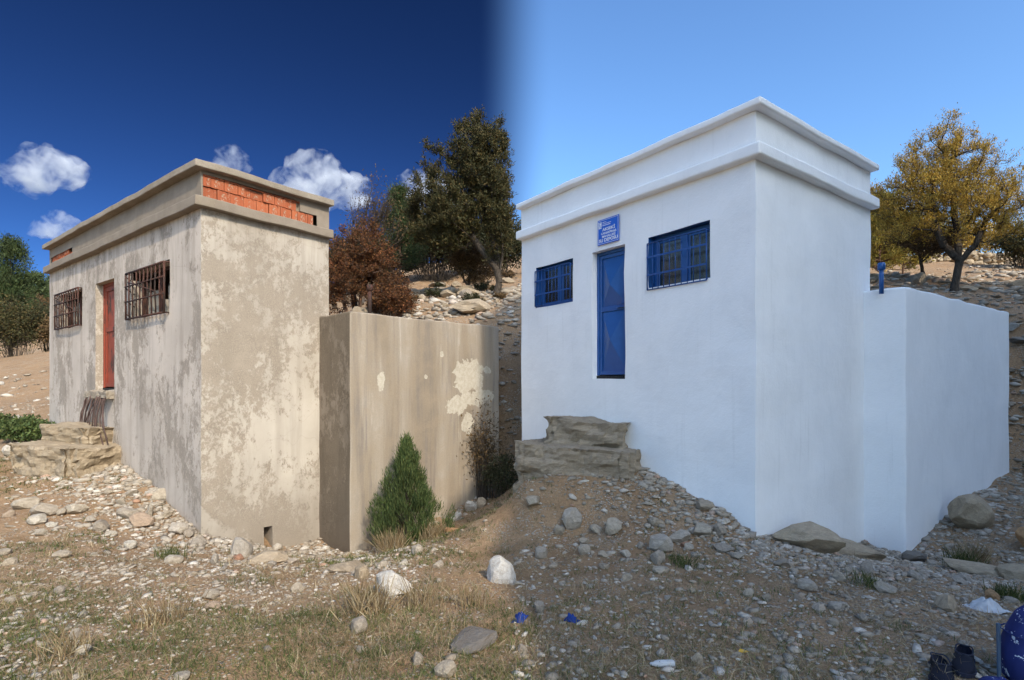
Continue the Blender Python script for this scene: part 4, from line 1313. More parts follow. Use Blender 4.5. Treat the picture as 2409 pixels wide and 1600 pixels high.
# hillside behind the white building
crown_tree('autumn_tree', 'large golden autumn tree with dark forked trunk above the white tank', 'tree', 12.35, 15.2,
           [[(0, 0, 0), (.08, 0, .5), (.15, 0, .95), (-.25, 0, 1.35), (-.55, 0, 2.0), (-.6, 0, 3.0)], [(.15, 0, .85), (.2, .1, 1.5), (.1, .1, 2.4), (-.1, 0, 3.8)], [(.15, 0, .9), (.5, -.1, 1.35), (.85, -.1, 2.1)]],
           [(-.25, 0, 3.45, 1.1, 1.0, 1.32), (-.2, 0, 2.45, 1.6, 1.2, 1.0), (-1.5, 0, 2.55, .75, .8, 1.15, .7), (1.15, 0, 2.45, .9, 1.0, 1.15)],
           M['lf_gold'], M['bark'], 52, n_attr=600, n_leaf=60000, ln=.075, wd=.02, r_max=.17, leafup=.6)
tree('small_tree', 'small dark brown tree beside the blue vent pipe', 'tree', 13.2, 17.4, (1.9, 1.6, 1.7), M['lf_brown'], M['bark'], 53, levels=3, kids=(6, 5, 4), n_leaf=9000, ln=0.08, wd=0.04, spread=0.8, trunk=0.55, r0=0.06)
conifer('yellow_conifer', 'yellow green conifer touching the edge of the white wall', 'tree', 15.0, 22.2, 2.2, 3.3, M['lf_yellow'], M['bark_red'], 55, n=15000, ln=0.13, wd=0.045, base_frac=0.04, power=0.5)
conifer('yellow_conifer', 'shorter yellow green conifer behind the small dark brown tree', 'tree', 16.9, 23.5, 2.3, 2.6, M['lf_yellow'], M['bark_red'], 56, n=14000, ln=0.13, wd=0.045, base_frac=0.04, power=0.5)
for i, (x, y, w, h, mt, lb) in enumerate(((24.2, 25.5, 2.6, 2.4, 'lf_olive', 'olive green bush beside the rubble terrace wall'), (23.8, 31.5, 3.6, 3.4, 'lf_yellow', 'golden bush above the rubble terrace wall'), (28.3, 32.5, 3.8, 3.2, 'lf_gold', 'orange autumn bush at the end of the rubble terrace wall'), (19.8, 30, 3.4, 3.2, 'lf_yellow', 'yellow bush far behind the yellow conifers'))):
    shrub('slope_bush', lb, 'bush', x, y, w, w * .8, h, M[mt], M['bark'], 95 + i, n=9000, ln=0.13, wd=0.06, stems=60)
shrub('dry_shrub', 'dark green weeds at the far corner of the white tank', 'shrub', 11.0, 11.2, 0.9, 0.6, 0.35, M['lf_juniper'], M['bark'], 120, n=1800, ln=0.07, wd=0.02, stems=24)

# ------------------------------------------------------------------ stones
def rock_mesh(seed, sub=2, planes=9, flat=0.6):
    rnd = random.Random(seed)
    bm = bmesh.new()
    bmesh.ops.create_icosphere(bm, subdivisions=sub, radius=1)
    for k in range(planes):
        n = Vector((rnd.gauss(0, 1), rnd.gauss(0, 1), rnd.gauss(0, .8))).normalized()
        d = rnd.uniform(.5, .82)
        for v in bm.verts:
            e = v.co.dot(n) - d
            if e > 0: v.co -= n * e
    for v in bm.verts:
        v.co += mnoise.noise_vector(v.co * 2.1 + Vector((seed, 0, 0))) * .07
        v.co.z *= flat
    xs = [v.co.x for v in bm.verts]; ys = [v.co.y for v in bm.verts]; zs = [v.co.z for v in bm.verts]
    for v in bm.verts:
        v.co = Vector(((v.co.x - (max(xs) + min(xs)) / 2) / (max(xs) - min(xs)), (v.co.y - (max(ys) + min(ys)) / 2) / (max(ys) - min(ys)), (v.co.z - min(zs)) / (max(zs) - min(zs))))
    me = bpy.data.meshes.new('stone'); bm.to_mesh(me); bm.free()
    return me
ROCKS = [rock_mesh(s) for s in range(14)]
BIG = [rock_mesh(100 + s, 3, 14) for s in range(6)]
def stone(name, x, y, w, h, mat, label, group=None, big=False, d=None, rz=None, sink=0.22, k=0, cat='stone', z=None):
    src = (BIG if big else ROCKS)
    me = src[k % len(src)]
    key = me.name + '_' + mat
    m2 = bpy.data.meshes.get(key)
    if m2 is None:
        m2 = me.copy(); m2.name = key; m2.materials.append(M[mat])
    o = bpy.data.objects.new(name, m2); COL.objects.link(o)
    d = d or w * 0.8
    zz = (h1(x, y) if z is None else z)
    o.location = (x, y, zz - h * sink)
    o.scale = (w, d, h * (1 + sink))
    o.rotation_euler = (0, 0, rz if rz is not None else (k * 2.399) % 6.283)
    tag(o, label, cat, group)
    return o
SL = [(-1.97, 4.98, 0.117, 0.086), (-1.09, 3.86, 0.136, 0.097), (-3.36, 6.14, 0.106, 0.125), (-6.82, 7.62, 0.310, 0.155), (-6.31, 7.32, 0.298, 0.160), (-6.15, 7.02, 0.253, 0.121), (-6.12, 7.38, 0.150, 0.081), (-6.03, 7.54, 0.248, 0.130), (-5.38, 7.60, 0.273, 0.155), (-5.12, 7.48, 0.304, 0.164), (-5.33, 7.06, 0.232, 0.133), (-5.49, 8.46, 0.278, 0.172), (-5.23, 7.84, 0.098, 0.184), (-4.60, 7.50, 0.246, 0.153), (-5.62, 7.26, 0.159, 0.080), (-2.94, 3.66, 0.063, 0.074), (-2.68, 3.40, 0.085, 0.059), (-4.85, 5.86, 0.165, 0.073), (-3.88, 4.66, 0.109, 0.073), (-5.45, 5.84, 0.128, 0.064), (-0.57, 3.32, 0.078, 0.068), (-0.38, 3.10, 0.131, 0.078), (-1.87, 3.08, 0.111, 0.034), (-2.00, 4.10, 0.051, 0.038), (-0.83, 6.06, 0.142, 0.076), (-0.50, 4.74, 0.074, 0.044), (-4.18, 7.28, 0.228, 0.114), (-4.47, 7.52, 0.176, 0.106), (-5.08, 7.98, 0.162, 0.100), (-3.73, 6.00, 0.188, 0.094), (-4.48, 6.66, 0.125, 0.063), (-6.22, 8.38, 0.131, 0.092), (-6.59, 8.56, 0.161, 0.080), (-5.86, 8.38, 0.170, 0.092), (-5.77, 8.02, 0.151, 0.088), (-8.90, 9.94, 0.264, 0.109), (-5.76, 6.64, 0.145, 0.062), (-6.69, 7.22, 0.136, 0.079), (-5.07, 6.90, 0.119, 0.065), (-3.06, 5.72, 0.089, 0.045), (-2.76, 6.26, 0.118, 0.059), (-2.66, 6.60, 0.155, 0.062), (-1.48, 6.22, 0.156, 0.068), (-1.24, 7.08, 0.166, 0.111)]
SR = [(2.59, 4.76, 0.156, 0.089), (1.25, 6.72, 0.252, 0.179), (0.29, 7.44, 0.268, 0.128), (0.61, 6.94, 0.141, 0.119), (1.07, 6.92, 0.173, 0.097), (1.75, 6.68, 0.167, 0.084), (1.51, 5.64, 0.194, 0.124), (1.92, 6.22, 0.263, 0.127), (2.23, 6.36, 0.249, 0.139), (2.43, 6.36, 0.159, 0.149), (0.34, 6.36, 0.189, 0.119), (0.85, 6.34, 0.169, 0.109), (2.45, 6.88, 0.215, 0.108), (1.12, 3.28, 0.067, 0.082), (0.22, 4.40, 0.110, 0.089), (0.07, 3.48, 0.082, 0.060), (1.97, 4.52, 0.085, 0.071), (2.06, 4.40, 0.069, 0.062), (2.34, 4.42, 0.076, 0.062), (0.44, 5.92, 0.120, 0.056), (0.89, 6.68, 0.157, 0.063), (1.04, 6.14, 0.125, 0.067), (1.25, 6.00, 0.131, 0.066), (1.45, 6.16, 0.106, 0.067), (1.46, 5.34, 0.167, 0.058), (1.10, 5.18, 0.105, 0.073), (0.96, 5.68, 0.116, 0.053), (2.32, 5.98, 0.234, 0.065), (2.40, 5.74, 0.153, 0.054), (2.74, 5.52, 0.173, 0.078), (3.04, 5.04, 0.118, 0.095), (3.29, 5.32, 0.092, 0.067), (3.57, 5.46, 0.171, 0.111), (3.35, 5.00, 0.102, 0.055), (4.23, 5.90, 0.138, 0.065), (4.42, 5.68, 0.116, 0.053), (3.28, 4.76, 0.186, 0.060), (2.37, 4.18, 0.118, 0.052), (2.32, 3.92, 0.074, 0.043), (1.83, 3.66, 0.052, 0.040), (2.60, 4.02, 0.075, 0.044), (2.90, 4.18, 0.098, 0.039), (4.49, 4.88, 0.115, 0.053), (5.52, 7.16, 0.146, 0.067)]
for k, (x, y, w, h) in enumerate(SL):
    stone('stone', x, y, w, h, 'stone', 'angular pale stone lying on sunlit dirt before the weathered building', 'stones on the sunlit dirt', k=k)
for k, (x, y, w, h) in enumerate(SR):
    stone('stone', x, y, w, h, 'stone', 'angular grey stone lying in the shade before the white building', 'stones on the shaded dirt', k=k + 5)
_r = random.Random(77)
def inside(x, y, mrg=0.05):
    for B in (LB, RB):
        c, s = math.cos(B['yaw']), math.sin(B['yaw'])
        dx, dy = x - B['cx'], y - B['cy']
        lx, ly = dx * c - dy * s, dx * s + dy * c
        if -B['U'] - mrg < lx < mrg and -mrg < ly < B['V'] + mrg: return True
        if -2.5 < lx < B['pb'] + mrg and B['vb'] - mrg < ly < B['vb2'] + mrg: return True
    return False
def rand_stones(n, box, smin, smax, label, group, mats, seed):
    r = random.Random(seed); k = 0
    while k < n:
        x, y = r.uniform(*box[0]), r.uniform(*box[1])
        if inside(x, y, .1): continue
        w = smin + (smax - smin) * r.random() ** 2.2
        stone('stone', x, y, w, w * r.uniform(.35, .65), r.choice(mats), label, group, k=k + seed, sink=.3)
        k += 1
rand_stones(34, ((-7.2, -0.3), (3.4, 7.0)), .06, .16, 'angular pale stone lying on sunlit dirt before the weathered building', 'stones on the sunlit dirt', ('stone',), 1)
rand_stones(34, ((0.2, 5.0), (3.3, 6.2)), .06, .15, 'angular grey stone lying in the shade before the white building', 'stones on the shaded dirt', ('stone', 'stone_grey'), 2)
rand_stones(40, ((-4.2, -0.4), (13.9, 19)), .15, .6, 'blocky tan stone scattered on the hillside above the streaked tank', 'hillside stones above the streaked tank', ('stone_tan', 'stone', 'ledge'), 3)
rand_stones(26, ((9.5, 17), (14.0, 20)), .14, .5, 'broken grey stone on the slope above the white tank', 'slope stones above the white tank', ('stone_tan', 'stone_grey', 'stone'), 4)
rand_stones(46, ((-24, -11.5), (13.2, 27)), .2, .75, 'flat pale stone on the bare bank beyond the weathered building', 'stones on the bare bank', ('stone', 'stone_white', 'stone_tan'), 5)
rand_stones(22, ((10.5, 13.5), (11.4, 13.2)), .16, .42, 'flat dark stone in the cut bank past the white tank', 'stones of the cut bank', ('stone_dark', 'stone_grey'), 6)
# single, recognisable stones
for a in (('boulder', -1.08, 4.92, .36, .21, 'stone_white', 'big white chipped boulder on the grass in front of the streaked tank', True), ('boulder', -0.10, 5.50, .34, .25, 'stone_white', 'knobbly upright white boulder at the edge of the sunlit dirt', True),
          ('stone_block', -3.45, 6.96, .34, .25, 'stone_grey', 'squarish grey block leaning at the foot of the beige side wall', False), ('flat_stone', -2.89, 6.40, .46, .12, 'stone_tan', 'broad tan flat stone beside the grey block', False),
          ('brick_fragment', -3.33, 6.60, .14, .07, 'stone_red', 'reddish brick fragment under the grey block', False), ('flat_stone', -1.88, 6.16, .50, .10, 'stone_tan', 'long flat tan stone near the tank corner', False),
          ('stone_block', -1.54, 5.55, .17, .14, 'stone_tan', 'small tan block next to the long flat stone', False), ('flat_stone', -0.27, 3.62, .36, .06, 'stone_dark', 'half buried brown grey stone in the near dirt', False),
          ('boulder', -9.66, 10.5, .3, .24, 'stone_white', 'white stone in front of the dark green shrubs', False),
          ('stone_block', -1.03, 10.1, .22, .16, 'stone_white', 'white rubble stone by the tank foot beside the juniper', False), ('stone_block', -0.78, 10.5, .26, .2, 'stone_white', 'larger white rubble stone below the scraggly shrub', False), ('stone_block', -0.60, 10.55, .25, .18, 'stone_tan', 'tan stone lying right of the white rubble stones', False),
          ('boulder', 3.50, 6.50, .72, .30, 'stone_tan', 'rounded pale earthy boulder against the white side wall', True), ('boulder', 4.35, 7.05, .85, .2, 'stone_tan', 'low spread boulder between the white wall and tank corner', True),
          ('flat_stone', 5.50, 7.42, .36, .15, 'stone_dark', 'dark slate coloured stone at the white tank corner', False), ('flat_stone', 5.50, 6.48, .6, .12, 'stone_tan', 'long low tan stone in the grass past the tank corner', False), ('flat_stone', 5.72, 6.1, .45, .15, 'stone_tan', 'tan stone half hidden in grass near the bag', False),
          ('boulder', 7.15, 8.45, .75, .5, 'stone_tan', 'cracked tan boulder leaning on the white tank foot', True), ('boulder', 7.0, 7.35, .42, .36, 'stone_orange', 'rusty brown boulder below the cracked tan boulder', True),
          ('stone_block', 3.47, 4.32, .2, .12, 'stone_tan', 'tan brick shaped stone in the shaded grass', False), ('stone_block', 4.39, 4.96, .13, .09, 'stone_orange', 'small orange stone above the crumpled plastic sheet', False),
          ('boulder', 0.79, 7.06, .33, .23, 'stone_grey', 'rounded grey boulder below the ledge by the white building', False), ('boulder', 1.65, 6.0, .26, .17, 'stone_grey', 'triangular grey stone in the shaded green grass', False), ('brick_fragment', 1.94, 6.08, .15, .06, 'stone_red', 'reddish brick fragment among grey stones in shade', False)):
    nm, x, y, w, h, mt, lb, bg = a
    stone(nm, x, y, w, h, mt, lb, None, bg, k=len(lb), sink=.25, d=w * .75)

# bedded rock ledges that serve as steps
def ledge(name, label, cx, cy, rz, w, d, h, z0, seed, layers=3, skew=0.0, mat='ledge'):
    W = Weld()
    W.box((-w / 2, w / 2), (-d / 2, d / 2), (0, h), 0.045)
    rnd = random.Random(seed)
    cut = [rnd.uniform(.55, 1) for _ in range(12)]
    def fn(q):
        a = q.x / (w / 2); b = q.y / (d / 2)
        r = 1 - .10 * abs(mnoise.noise(Vector((q.x * 2.5, q.y * 2.5, seed))))
        lay = int(q.z / h * layers * .999)
        off = .11 * mnoise.noise(Vector((lay * 7.7 + seed, q.x * 2.1, q.y * 2.1))) + .05 * mnoise.noise(Vector((q.x * 4, q.y * 4, q.z * 7 + seed))) + .016 * mnoise.noise(Vector((q.x * 11, q.y * 11, q.z * 16)))
        sx, sy = (1 if a > 0 else -1), (1 if b > 0 else -1)
        edge = max(abs(a), abs(b))
        if edge > .9:
            if abs(a) >= abs(b): q.x += sx * (off - .05 * (1 - q.z / h) * (1 if lay else .3))
            else: q.y += sy * (off - .10 * (1 - q.z / h))
        q.x *= r; q.z += .05 * mnoise.noise(Vector((q.x * 1.6, q.y * 1.6, seed * 2.))) * (q.z / h) + skew * q.x * (q.z / h)
        if abs(a) > .8 and abs(b) > .8: q.x *= .9; q.y *= .9
        return q
    o = W.build(name, [M[mat]], None, 0.03, 3.0, seed, fn=fn, wob2=0.014)
    o.location = (cx, cy, z0); o.rotation_euler = (0, 0, rz)
    tag(o, label, 'rock')
    return o
def on_front(B, u, off):                      # a point in front of a facade
    c, s = math.cos(B['yaw']), math.sin(B['yaw'])
    return B['cx'] - u * c - off * s, B['cy'] + u * s - off * c
ledge('rock_ledge', 'upper tan bedded rock slab under the red door', -7.82, 9.92, -.30, 1.20, .8, .46, -1.25 + EZ, 4, 3, -.05)
ledge('rock_ledge', 'lower tan rock ledge carrying the slab under the red door', -7.80, 9.65, -.32, 1.75, 1.2, .72, -1.80 + EZ, 5, 4, -.03)
ledge('rock_ledge', 'upper grey bedded rock slab against the white wall below the blue door', 1.17, 8.42, -.34, 1.32, .62, .50, -1.08 + EZ, 6, 3, -.05, 'ledge_grey')
ledge('rock_ledge', 'lower grey rock ledge carrying the slab below the blue door', 1.00, 8.25, -.36, 1.85, .95, .80, -1.75 + EZ, 7, 4, -.03, 'ledge_grey')

rr = random.Random(44)
for i in range(16):                            # rock outcrops on the slope behind the streaked tank
    x, y = rr.uniform(-4.6, 0.1), rr.uniform(14.2, 24)
    stone('rock_outcrop', x, y, rr.uniform(.55, 1.25), rr.uniform(.16, .34), rr.choice(('ledge', 'ledge_grey', 'stone_tan')), 'low jagged rock outcrop on the brown slope behind the streaked tank', 'outcrops behind the streaked tank', True, k=i, sink=.5, cat='rock')
for i in range(10):
    x, y = rr.uniform(-4.4, 0.0), rr.uniform(15.5, 24)
    w = rr.uniform(.35, .8)
    shrub('scrub_bush', 'small dry brown scrub on the slope behind the streaked tank', 'scrub', x, y, w, w, w * .6, M['lf_brown' if i % 2 else 'lf_dark'], M['bark'], 640 + i, n=900, ln=.07, wd=.03, stems=18, group='scrub behind the streaked tank')
for i in range(8):
    x, y = rr.uniform(10.5, 18), rr.uniform(15, 24)
    stone('rock_outcrop', x, y, rr.uniform(.5, 1.1), rr.uniform(.15, .3), rr.choice(('ledge', 'ledge_grey')), 'low jagged rock outcrop on the slope around the golden tree', 'outcrops around the golden tree', True, k=i + 3, sink=.5, cat='rock')

# rubble terrace wall far up the slope behind the golden tree
def terrace():
    r = random.Random(9)
    root = empty('terrace_wall', (25.0, 29.0, h1(25.0, 29.0) - .1))
    for row in range(3):
        x = -3.4
        while x < 3.6:
            w = r.uniform(.22, .5)
            me = bpy.data.meshes.get('terrace_rock_%d' % (int(w * 100) % 7))
            if me is None:
                me = ROCKS[int(w * 100) % 7].copy(); me.name = 'terrace_rock_%d' % (int(w * 100) % 7); me.materials.append(M['stone_tan'])
            o = link('stone', me, None, root)
            gz = h1(25.0 + x + w / 2, 29.0) - root.location.z
            o.location = (x + w / 2, r.uniform(-.08, .08), gz - .08 + row * .25)
            o.scale = (w * 1.1, .5, .31); o.rotation_euler = (0, 0, r.choice((0, 3.14)))
            x += w
    tag(root, 'low tumbled dry stone terrace wall on the sunlit slope', 'stone wall')
terrace()

# ------------------------------------------------------------------ gravel, straw and grass
def scatter(n, rng, y0, y1, dens, xr=None):
    X = []; Y = []; tot = 0
    while tot < n:
        m = n * 2
        y = y0 * (y1 / y0) ** rng.random(m)              # denser near by
        x = rng.uniform(-1.3, 1.3, m) * y
        if xr: k0 = (x > xr[0]) & (x < xr[1])
        else: k0 = np.ones(m, bool)
        keep = k0 & (rng.random(m) < dens(x, y))
        for B in (LB, RB):
            c, s = math.cos(B['yaw']), math.sin(B['yaw'])
            dx, dy = x - B['cx'], y - B['cy']
            lx, ly = dx * c - dy * s, dx * s + dy * c
            keep &= ~((lx > -B['U'] - .02) & (lx < .02) & (ly > -.02) & (ly < B['V']))
            keep &= ~((lx > -2.5) & (lx < B['pb'] + .02) & (ly > B['vb'] - .02) & (ly < B['vb2'] + .02))
        X.append(x[keep]); Y.append(y[keep]); tot += keep.sum()
    X = np.concatenate(X)[:n]; Y = np.concatenate(Y)[:n]
    return X, Y
def wall_near(x, y):
    """1 close to the foot of a facade, 0 away from it"""
    out = np.zeros_like(x)
    for B in (LB, RB):
        c, s = math.cos(B['yaw']), math.sin(B['yaw'])
        dx, dy = x - B['cx'], y - B['cy']
        lx, ly = dx * c - dy * s, dx * s + dy * c
        dd = np.maximum(np.maximum(-B['U'] - lx, lx - .0), -ly)
        out = np.maximum(out, np.clip(1 - dd / 1.5, 0, 1) * (lx > -4.2))
    return out
def pebbles():
    rng = np.random.default_rng(12)
    ico = bmesh.new(); bmesh.ops.create_icosphere(ico, subdivisions=1, radius=1)
    bv = np.array([tuple(v.co) for v in ico.verts]); ico.verts.ensure_lookup_table()
    bf = np.array([[v.index for v in f.verts] for f in ico.faces]); ico.free()
    n = 31000
    dens = lambda x, y: np.clip(.06 + 1.5 * np.maximum(0, fbm(x, y, .7, 3, 31.)) + .25 * (x > 0) + 1.0 * wall_near(x, y), 0.03, 1) * np.where(y > 12.5, .4, 1.)
    x, y = scatter(n, rng, 2.7, 26, dens)
    s = (.0045 + .016 * rng.random(n) ** 3.0) * (1 + .9 * wall_near(x, y)) * np.clip(y / 4.5, .8, 4)
    z = H(x, y)
    A = rng.uniform(0, 6.283, n); ca, sa = np.cos(A), np.sin(A)
    v = bv[None] * (1 + rng.normal(size=(n, len(bv), 1)) * .17)
    sc = np.stack([s * rng.uniform(.8, 1.7, n), s * rng.uniform(.6, 1.2, n), s * rng.uniform(.3, .75, n)], 1)
    v = v * sc[:, None, :]
    vx = v[..., 0] * ca[:, None] - v[..., 1] * sa[:, None]; vy = v[..., 0] * sa[:, None] + v[..., 1] * ca[:, None]
    v = np.stack([vx + x[:, None], vy + y[:, None], v[..., 2] + (z + sc[:, 2] * .35)[:, None]], -1).reshape(-1, 3)
    F = (bf[None] + (np.arange(n) * len(bv))[:, None, None]).reshape(-1, 3)
    tag(link('gravel', npmesh('gravel', v, F), M['pebble']), 'loose pale pebbles and stone chips strewn over the dirt', 'gravel', kind='stuff')
pebbles()
def chips():
    """flat angular stone chips, larger than the gravel, thick along the walls"""
    rng = np.random.default_rng(14)
    var = []
    for s in range(10):
        me = rock_mesh(700 + s, 1, 7)
        v = np.array([tuple(q.co) for q in me.vertices]); f = np.array([list(p.vertices) for p in me.polygons])
        var.append((v - np.array([0, 0, .35]), f)); bpy.data.meshes.remove(me)
    n = 7000
    dens = lambda x, y: np.clip(-.04 + 1.1 * np.maximum(0, fbm(x, y, .55, 3, 31.)) + .22 * (x > 0) + .9 * wall_near(x, y) ** 1.5, 0.012, 1) * np.where(y > 12.5, .28, 1.)
    x, y = scatter(n, rng, 2.9, 24, dens)
    s = (.03 + .075 * rng.random(n) ** 2.6) * (1 + .5 * wall_near(x, y)) * np.clip(y / 6, .85, 3)
    # rubble hugging the foot of each wall
    ex = []
    for B, m in ((LB, 420), (RB, 520)):
        c, s_ = math.cos(B['yaw']), math.sin(B['yaw'])
        for k in range(m):
            e = abs(rng.normal()) * .07 + .012
            w = rng.random()
            if w < .5: lx, ly = -rng.random() * min(B['U'], 3.6), -e
            elif w < .72: lx, ly = e, rng.random() * B['vb']
            elif w < .8: lx, ly = rng.random() * B['pb'], B['vb'] - e
            else: lx, ly = B['pb'] + e, B['vb'] + rng.random() * (B['vb2'] - B['vb'])
            ex.append((B['cx'] + lx * c + ly * s_, B['cy'] - lx * s_ + ly * c))
    ex = np.array(ex)
    x = np.concatenate([x, ex[:, 0]]); y = np.concatenate([y, ex[:, 1]])
    s = np.concatenate([s, .025 + .09 * rng.random(len(ex)) ** 2]); n = len(x)
    z = H(x, y) - s * .08; A = rng.uniform(0, 6.283, n); T = rng.normal(size=n) * .22
    VV = []; FF = []; o = 0
    for i in range(n):
        v, f = var[i % 10]
        sx, sy, sz = s[i] * rng.uniform(.8, 1.5), s[i] * rng.uniform(.6, 1.1), s[i] * rng.uniform(.2, .5)
        q = v * (sx, sy, sz)
        c, t = math.cos(T[i]), math.sin(T[i])
        q = np.stack([q[:, 0] * c + q[:, 2] * t, q[:, 1], -q[:, 0] * t + q[:, 2] * c], 1)
        c, t = math.cos(A[i]), math.sin(A[i])
        VV.append(np.stack([q[:, 0] * c - q[:, 1] * t + x[i], q[:, 0] * t + q[:, 1] * c + y[i], q[:, 2] + z[i] + .008], 1))
        FF.append(f + o); o += len(v)
    tag(link('stone_chips', npmesh('stone_chips', np.concatenate(VV), np.concatenate(FF)), M['pebble']), 'flat angular stone chips heaped along the walls and strewn on the dirt', 'stone chips', kind='stuff')
chips()
def blades(name, label, cat, n, rng, y0, y1, dens, ln, wd, tilt, mat, clump=1, spread=.05, xr=None):
    m = max(1, n // clump)
    cx, cy = scatter(m, rng, y0, y1, dens, xr)
    x = np.repeat(cx, clump) + rng.normal(size=m * clump) * spread
    y = np.repeat(cy, clump) + rng.normal(size=m * clump) * spread
    N = len(x)
    z = H(x, y) - .004
    L = np.repeat(ln * rng.uniform(.6, 1.4, m), clump) * rng.uniform(.45, 1.2, N)
    far = np.clip(y / 5, .8, 2.2)
    a = rng.uniform(0, 6.283, N)
    el = np.clip(rng.normal(tilt, .28, N), .04, 1.5)
    d = np.stack([np.cos(a) * np.cos(el), np.sin(a) * np.cos(el), np.sin(el)], 1)
    s = np.stack([-np.sin(a), np.cos(a), rng.normal(size=N) * .3], 1) * (wd * far * rng.uniform(.6, 1.3, N))[:, None]
    p = np.stack([x, y, z], 1)
    bend = np.stack([np.cos(a), np.sin(a), -np.ones(N) * .8], 1) * (L * rng.uniform(0, .25, N))[:, None]
    mid = p + d * (L * .55)[:, None]
    tip = p + d * L[:, None] + bend
    lift = np.maximum(0, H(tip[:, 0], tip[:, 1]) + .004 - tip[:, 2]); tip[:, 2] += lift
    V = np.stack([p - s * .5, p + s * .5, mid + s * .45, tip, mid - s * .45], 1).reshape(-1, 3)
    b = np.arange(N)[:, None] * 5
    F = np.concatenate([np.stack([b[:, 0], b[:, 0] + 1, b[:, 0] + 2, b[:, 0] + 4], 1), np.stack([b[:, 0] + 4, b[:, 0] + 2, b[:, 0] + 3, b[:, 0] + 3], 1)])
    me = bpy.data.meshes.new(name)
    q = F[:N]; t3 = F[N:, :3]
    loops = np.concatenate([q.ravel(), t3.ravel()]).astype(np.int32)
    me.vertices.add(len(V)); me.vertices.foreach_set('co', np.ascontiguousarray(V, np.float32).ravel())
    me.loops.add(len(loops)); me.loops.foreach_set('vertex_index', loops)
    me.polygons.add(2 * N)
    st = np.concatenate([np.arange(N) * 4, N * 4 + np.arange(N) * 3]).astype(np.int32)
    me.polygons.foreach_set('loop_start', st)
    me.polygons.foreach_set('loop_total', np.concatenate([np.full(N, 4), np.full(N, 3)]).astype(np.int32))
    me.update(calc_edges=True)
    tag(link(name, me, mat), label, cat, kind='stuff')
grass_d = lambda x, y: np.clip(2.6 * (fbm(x, y, .55, 3, 71.) + .02) + .5 * np.exp(-(((x + 1.0) / 1.3) ** 2 + ((y - 4.3) / .9) ** 2)), 0.015, 1) * (y < 12) * np.where(x > .2, .35, 1.)
straw_d = lambda x, y: np.clip(.35 + 1.6 * (fbm(x, y, .7, 3, 51.) + .05) - .8 * wall_near(x, y), 0.04, 1)
blades('dead_straw', 'flattened dead straw and dry stalks lying on the dirt', 'straw', 70000, np.random.default_rng(21), 2.7, 11, straw_d, .11, .0032, .12, M['straw'], 4, .05)
blades('dry_grass', 'tufts of standing dry yellow grass in front of both buildings', 'grass', 8500, np.random.default_rng(22), 2.8, 12, lambda x, y: np.clip(2.2 * (fbm(x, y, .8, 3, 61.) - .02), 0.01, 1) * (1 - .8 * wall_near(x, y)), .10, .003, .9, M['straw'], 12, .03)
blades('green_grass', 'short green grass in patches on the stony dirt', 'grass', 52000, np.random.default_rng(23), 2.8, 11, grass_d, .065, .0042, .75, M['grass'], 12, .045)

def tuft(name, label, x, y, n, ln, wd, spread, tilt, mat, seed, group=None):
    rng = np.random.default_rng(seed)
    z = h1(x, y) - .01
    a = rng.uniform(0, 6.283, n); el = np.clip(rng.normal(tilt, .22, n), .2, 1.5)
    L = ln * rng.uniform(.5, 1.15, n)
    p = np.stack([rng.normal(size=n) * spread, rng.normal(size=n) * spread, np.zeros(n)], 1)
    d = np.stack([np.cos(a) * np.cos(el), np.sin(a) * np.cos(el), np.sin(el)], 1)
    s = np.stack([-np.sin(a), np.cos(a), np.zeros(n)], 1) * wd
    m = p + d * (L * .6)[:, None]; t = p + d * L[:, None]; t[:, 2] -= L * .06
    V = np.stack([p - s, p + s, m + s * .8, t, m - s * .8], 1).reshape(-1, 3)
    b = np.arange(n) * 5
    F = [(i, i + 1, i + 2, i + 3, i + 4) for i in b]
    o = pyobj(name, V, F, mat); o.location = (x, y, z)
    tag(o, label, 'grass tuft', group)
for i, (x, y, n, ln, mt, lb) in enumerate(((-1.15, 4.35, 170, .34, 'straw', 'tall bleached grass tuft in front of the big white boulder'), (-0.75, 4.55, 120, .26, 'straw', 'bleached grass tuft to the side of the white boulder'), (-2.62, 4.05, 150, .24, 'straw', 'yellow dry grass tuft on the bare orange dirt'), (-2.75, 3.35, 90, .2, 'straw', 'stiff grey straw tuft beside two small white stones'),
        (-1.80, 8.25, 320, .42, 'straw', 'thick dry grass clump at the foot of the juniper bush'), (-1.25, 8.55, 200, .35, 'straw', 'dry grass clump under the juniper bush towards the plank'), (-0.35, 4.55, 110, .22, 'straw', 'thin yellow grass tuft near the upright white boulder'), (-3.9, 6.2, 130, .2, 'grass', 'green grass tuft below the rubble heap'), (-6.9, 6.9, 160, .26, 'straw', 'brown dry weed tuft on the far side of the pale stones'),
        (1.75, 5.55, 120, .16, 'grass', 'green tuft between grey stones in shade'), (6.1, 7.2, 240, .34, 'straw', 'dry grass clump beneath the cracked tan boulder'), (5.7, 6.9, 180, .28, 'grass', 'green grass clump beside the dark slate stone'), (3.2, 4.9, 120, .14, 'grass', 'short green tuft near the tan brick shaped stone'), (4.6, 5.0, 300, .16, 'grass', 'broad green grass patch above the blue bag'))):
    tuft('grass_tuft', lb, x, y, n, ln, .0028, .05 + ln * .14, 1.15, M[mt], 500 + i)

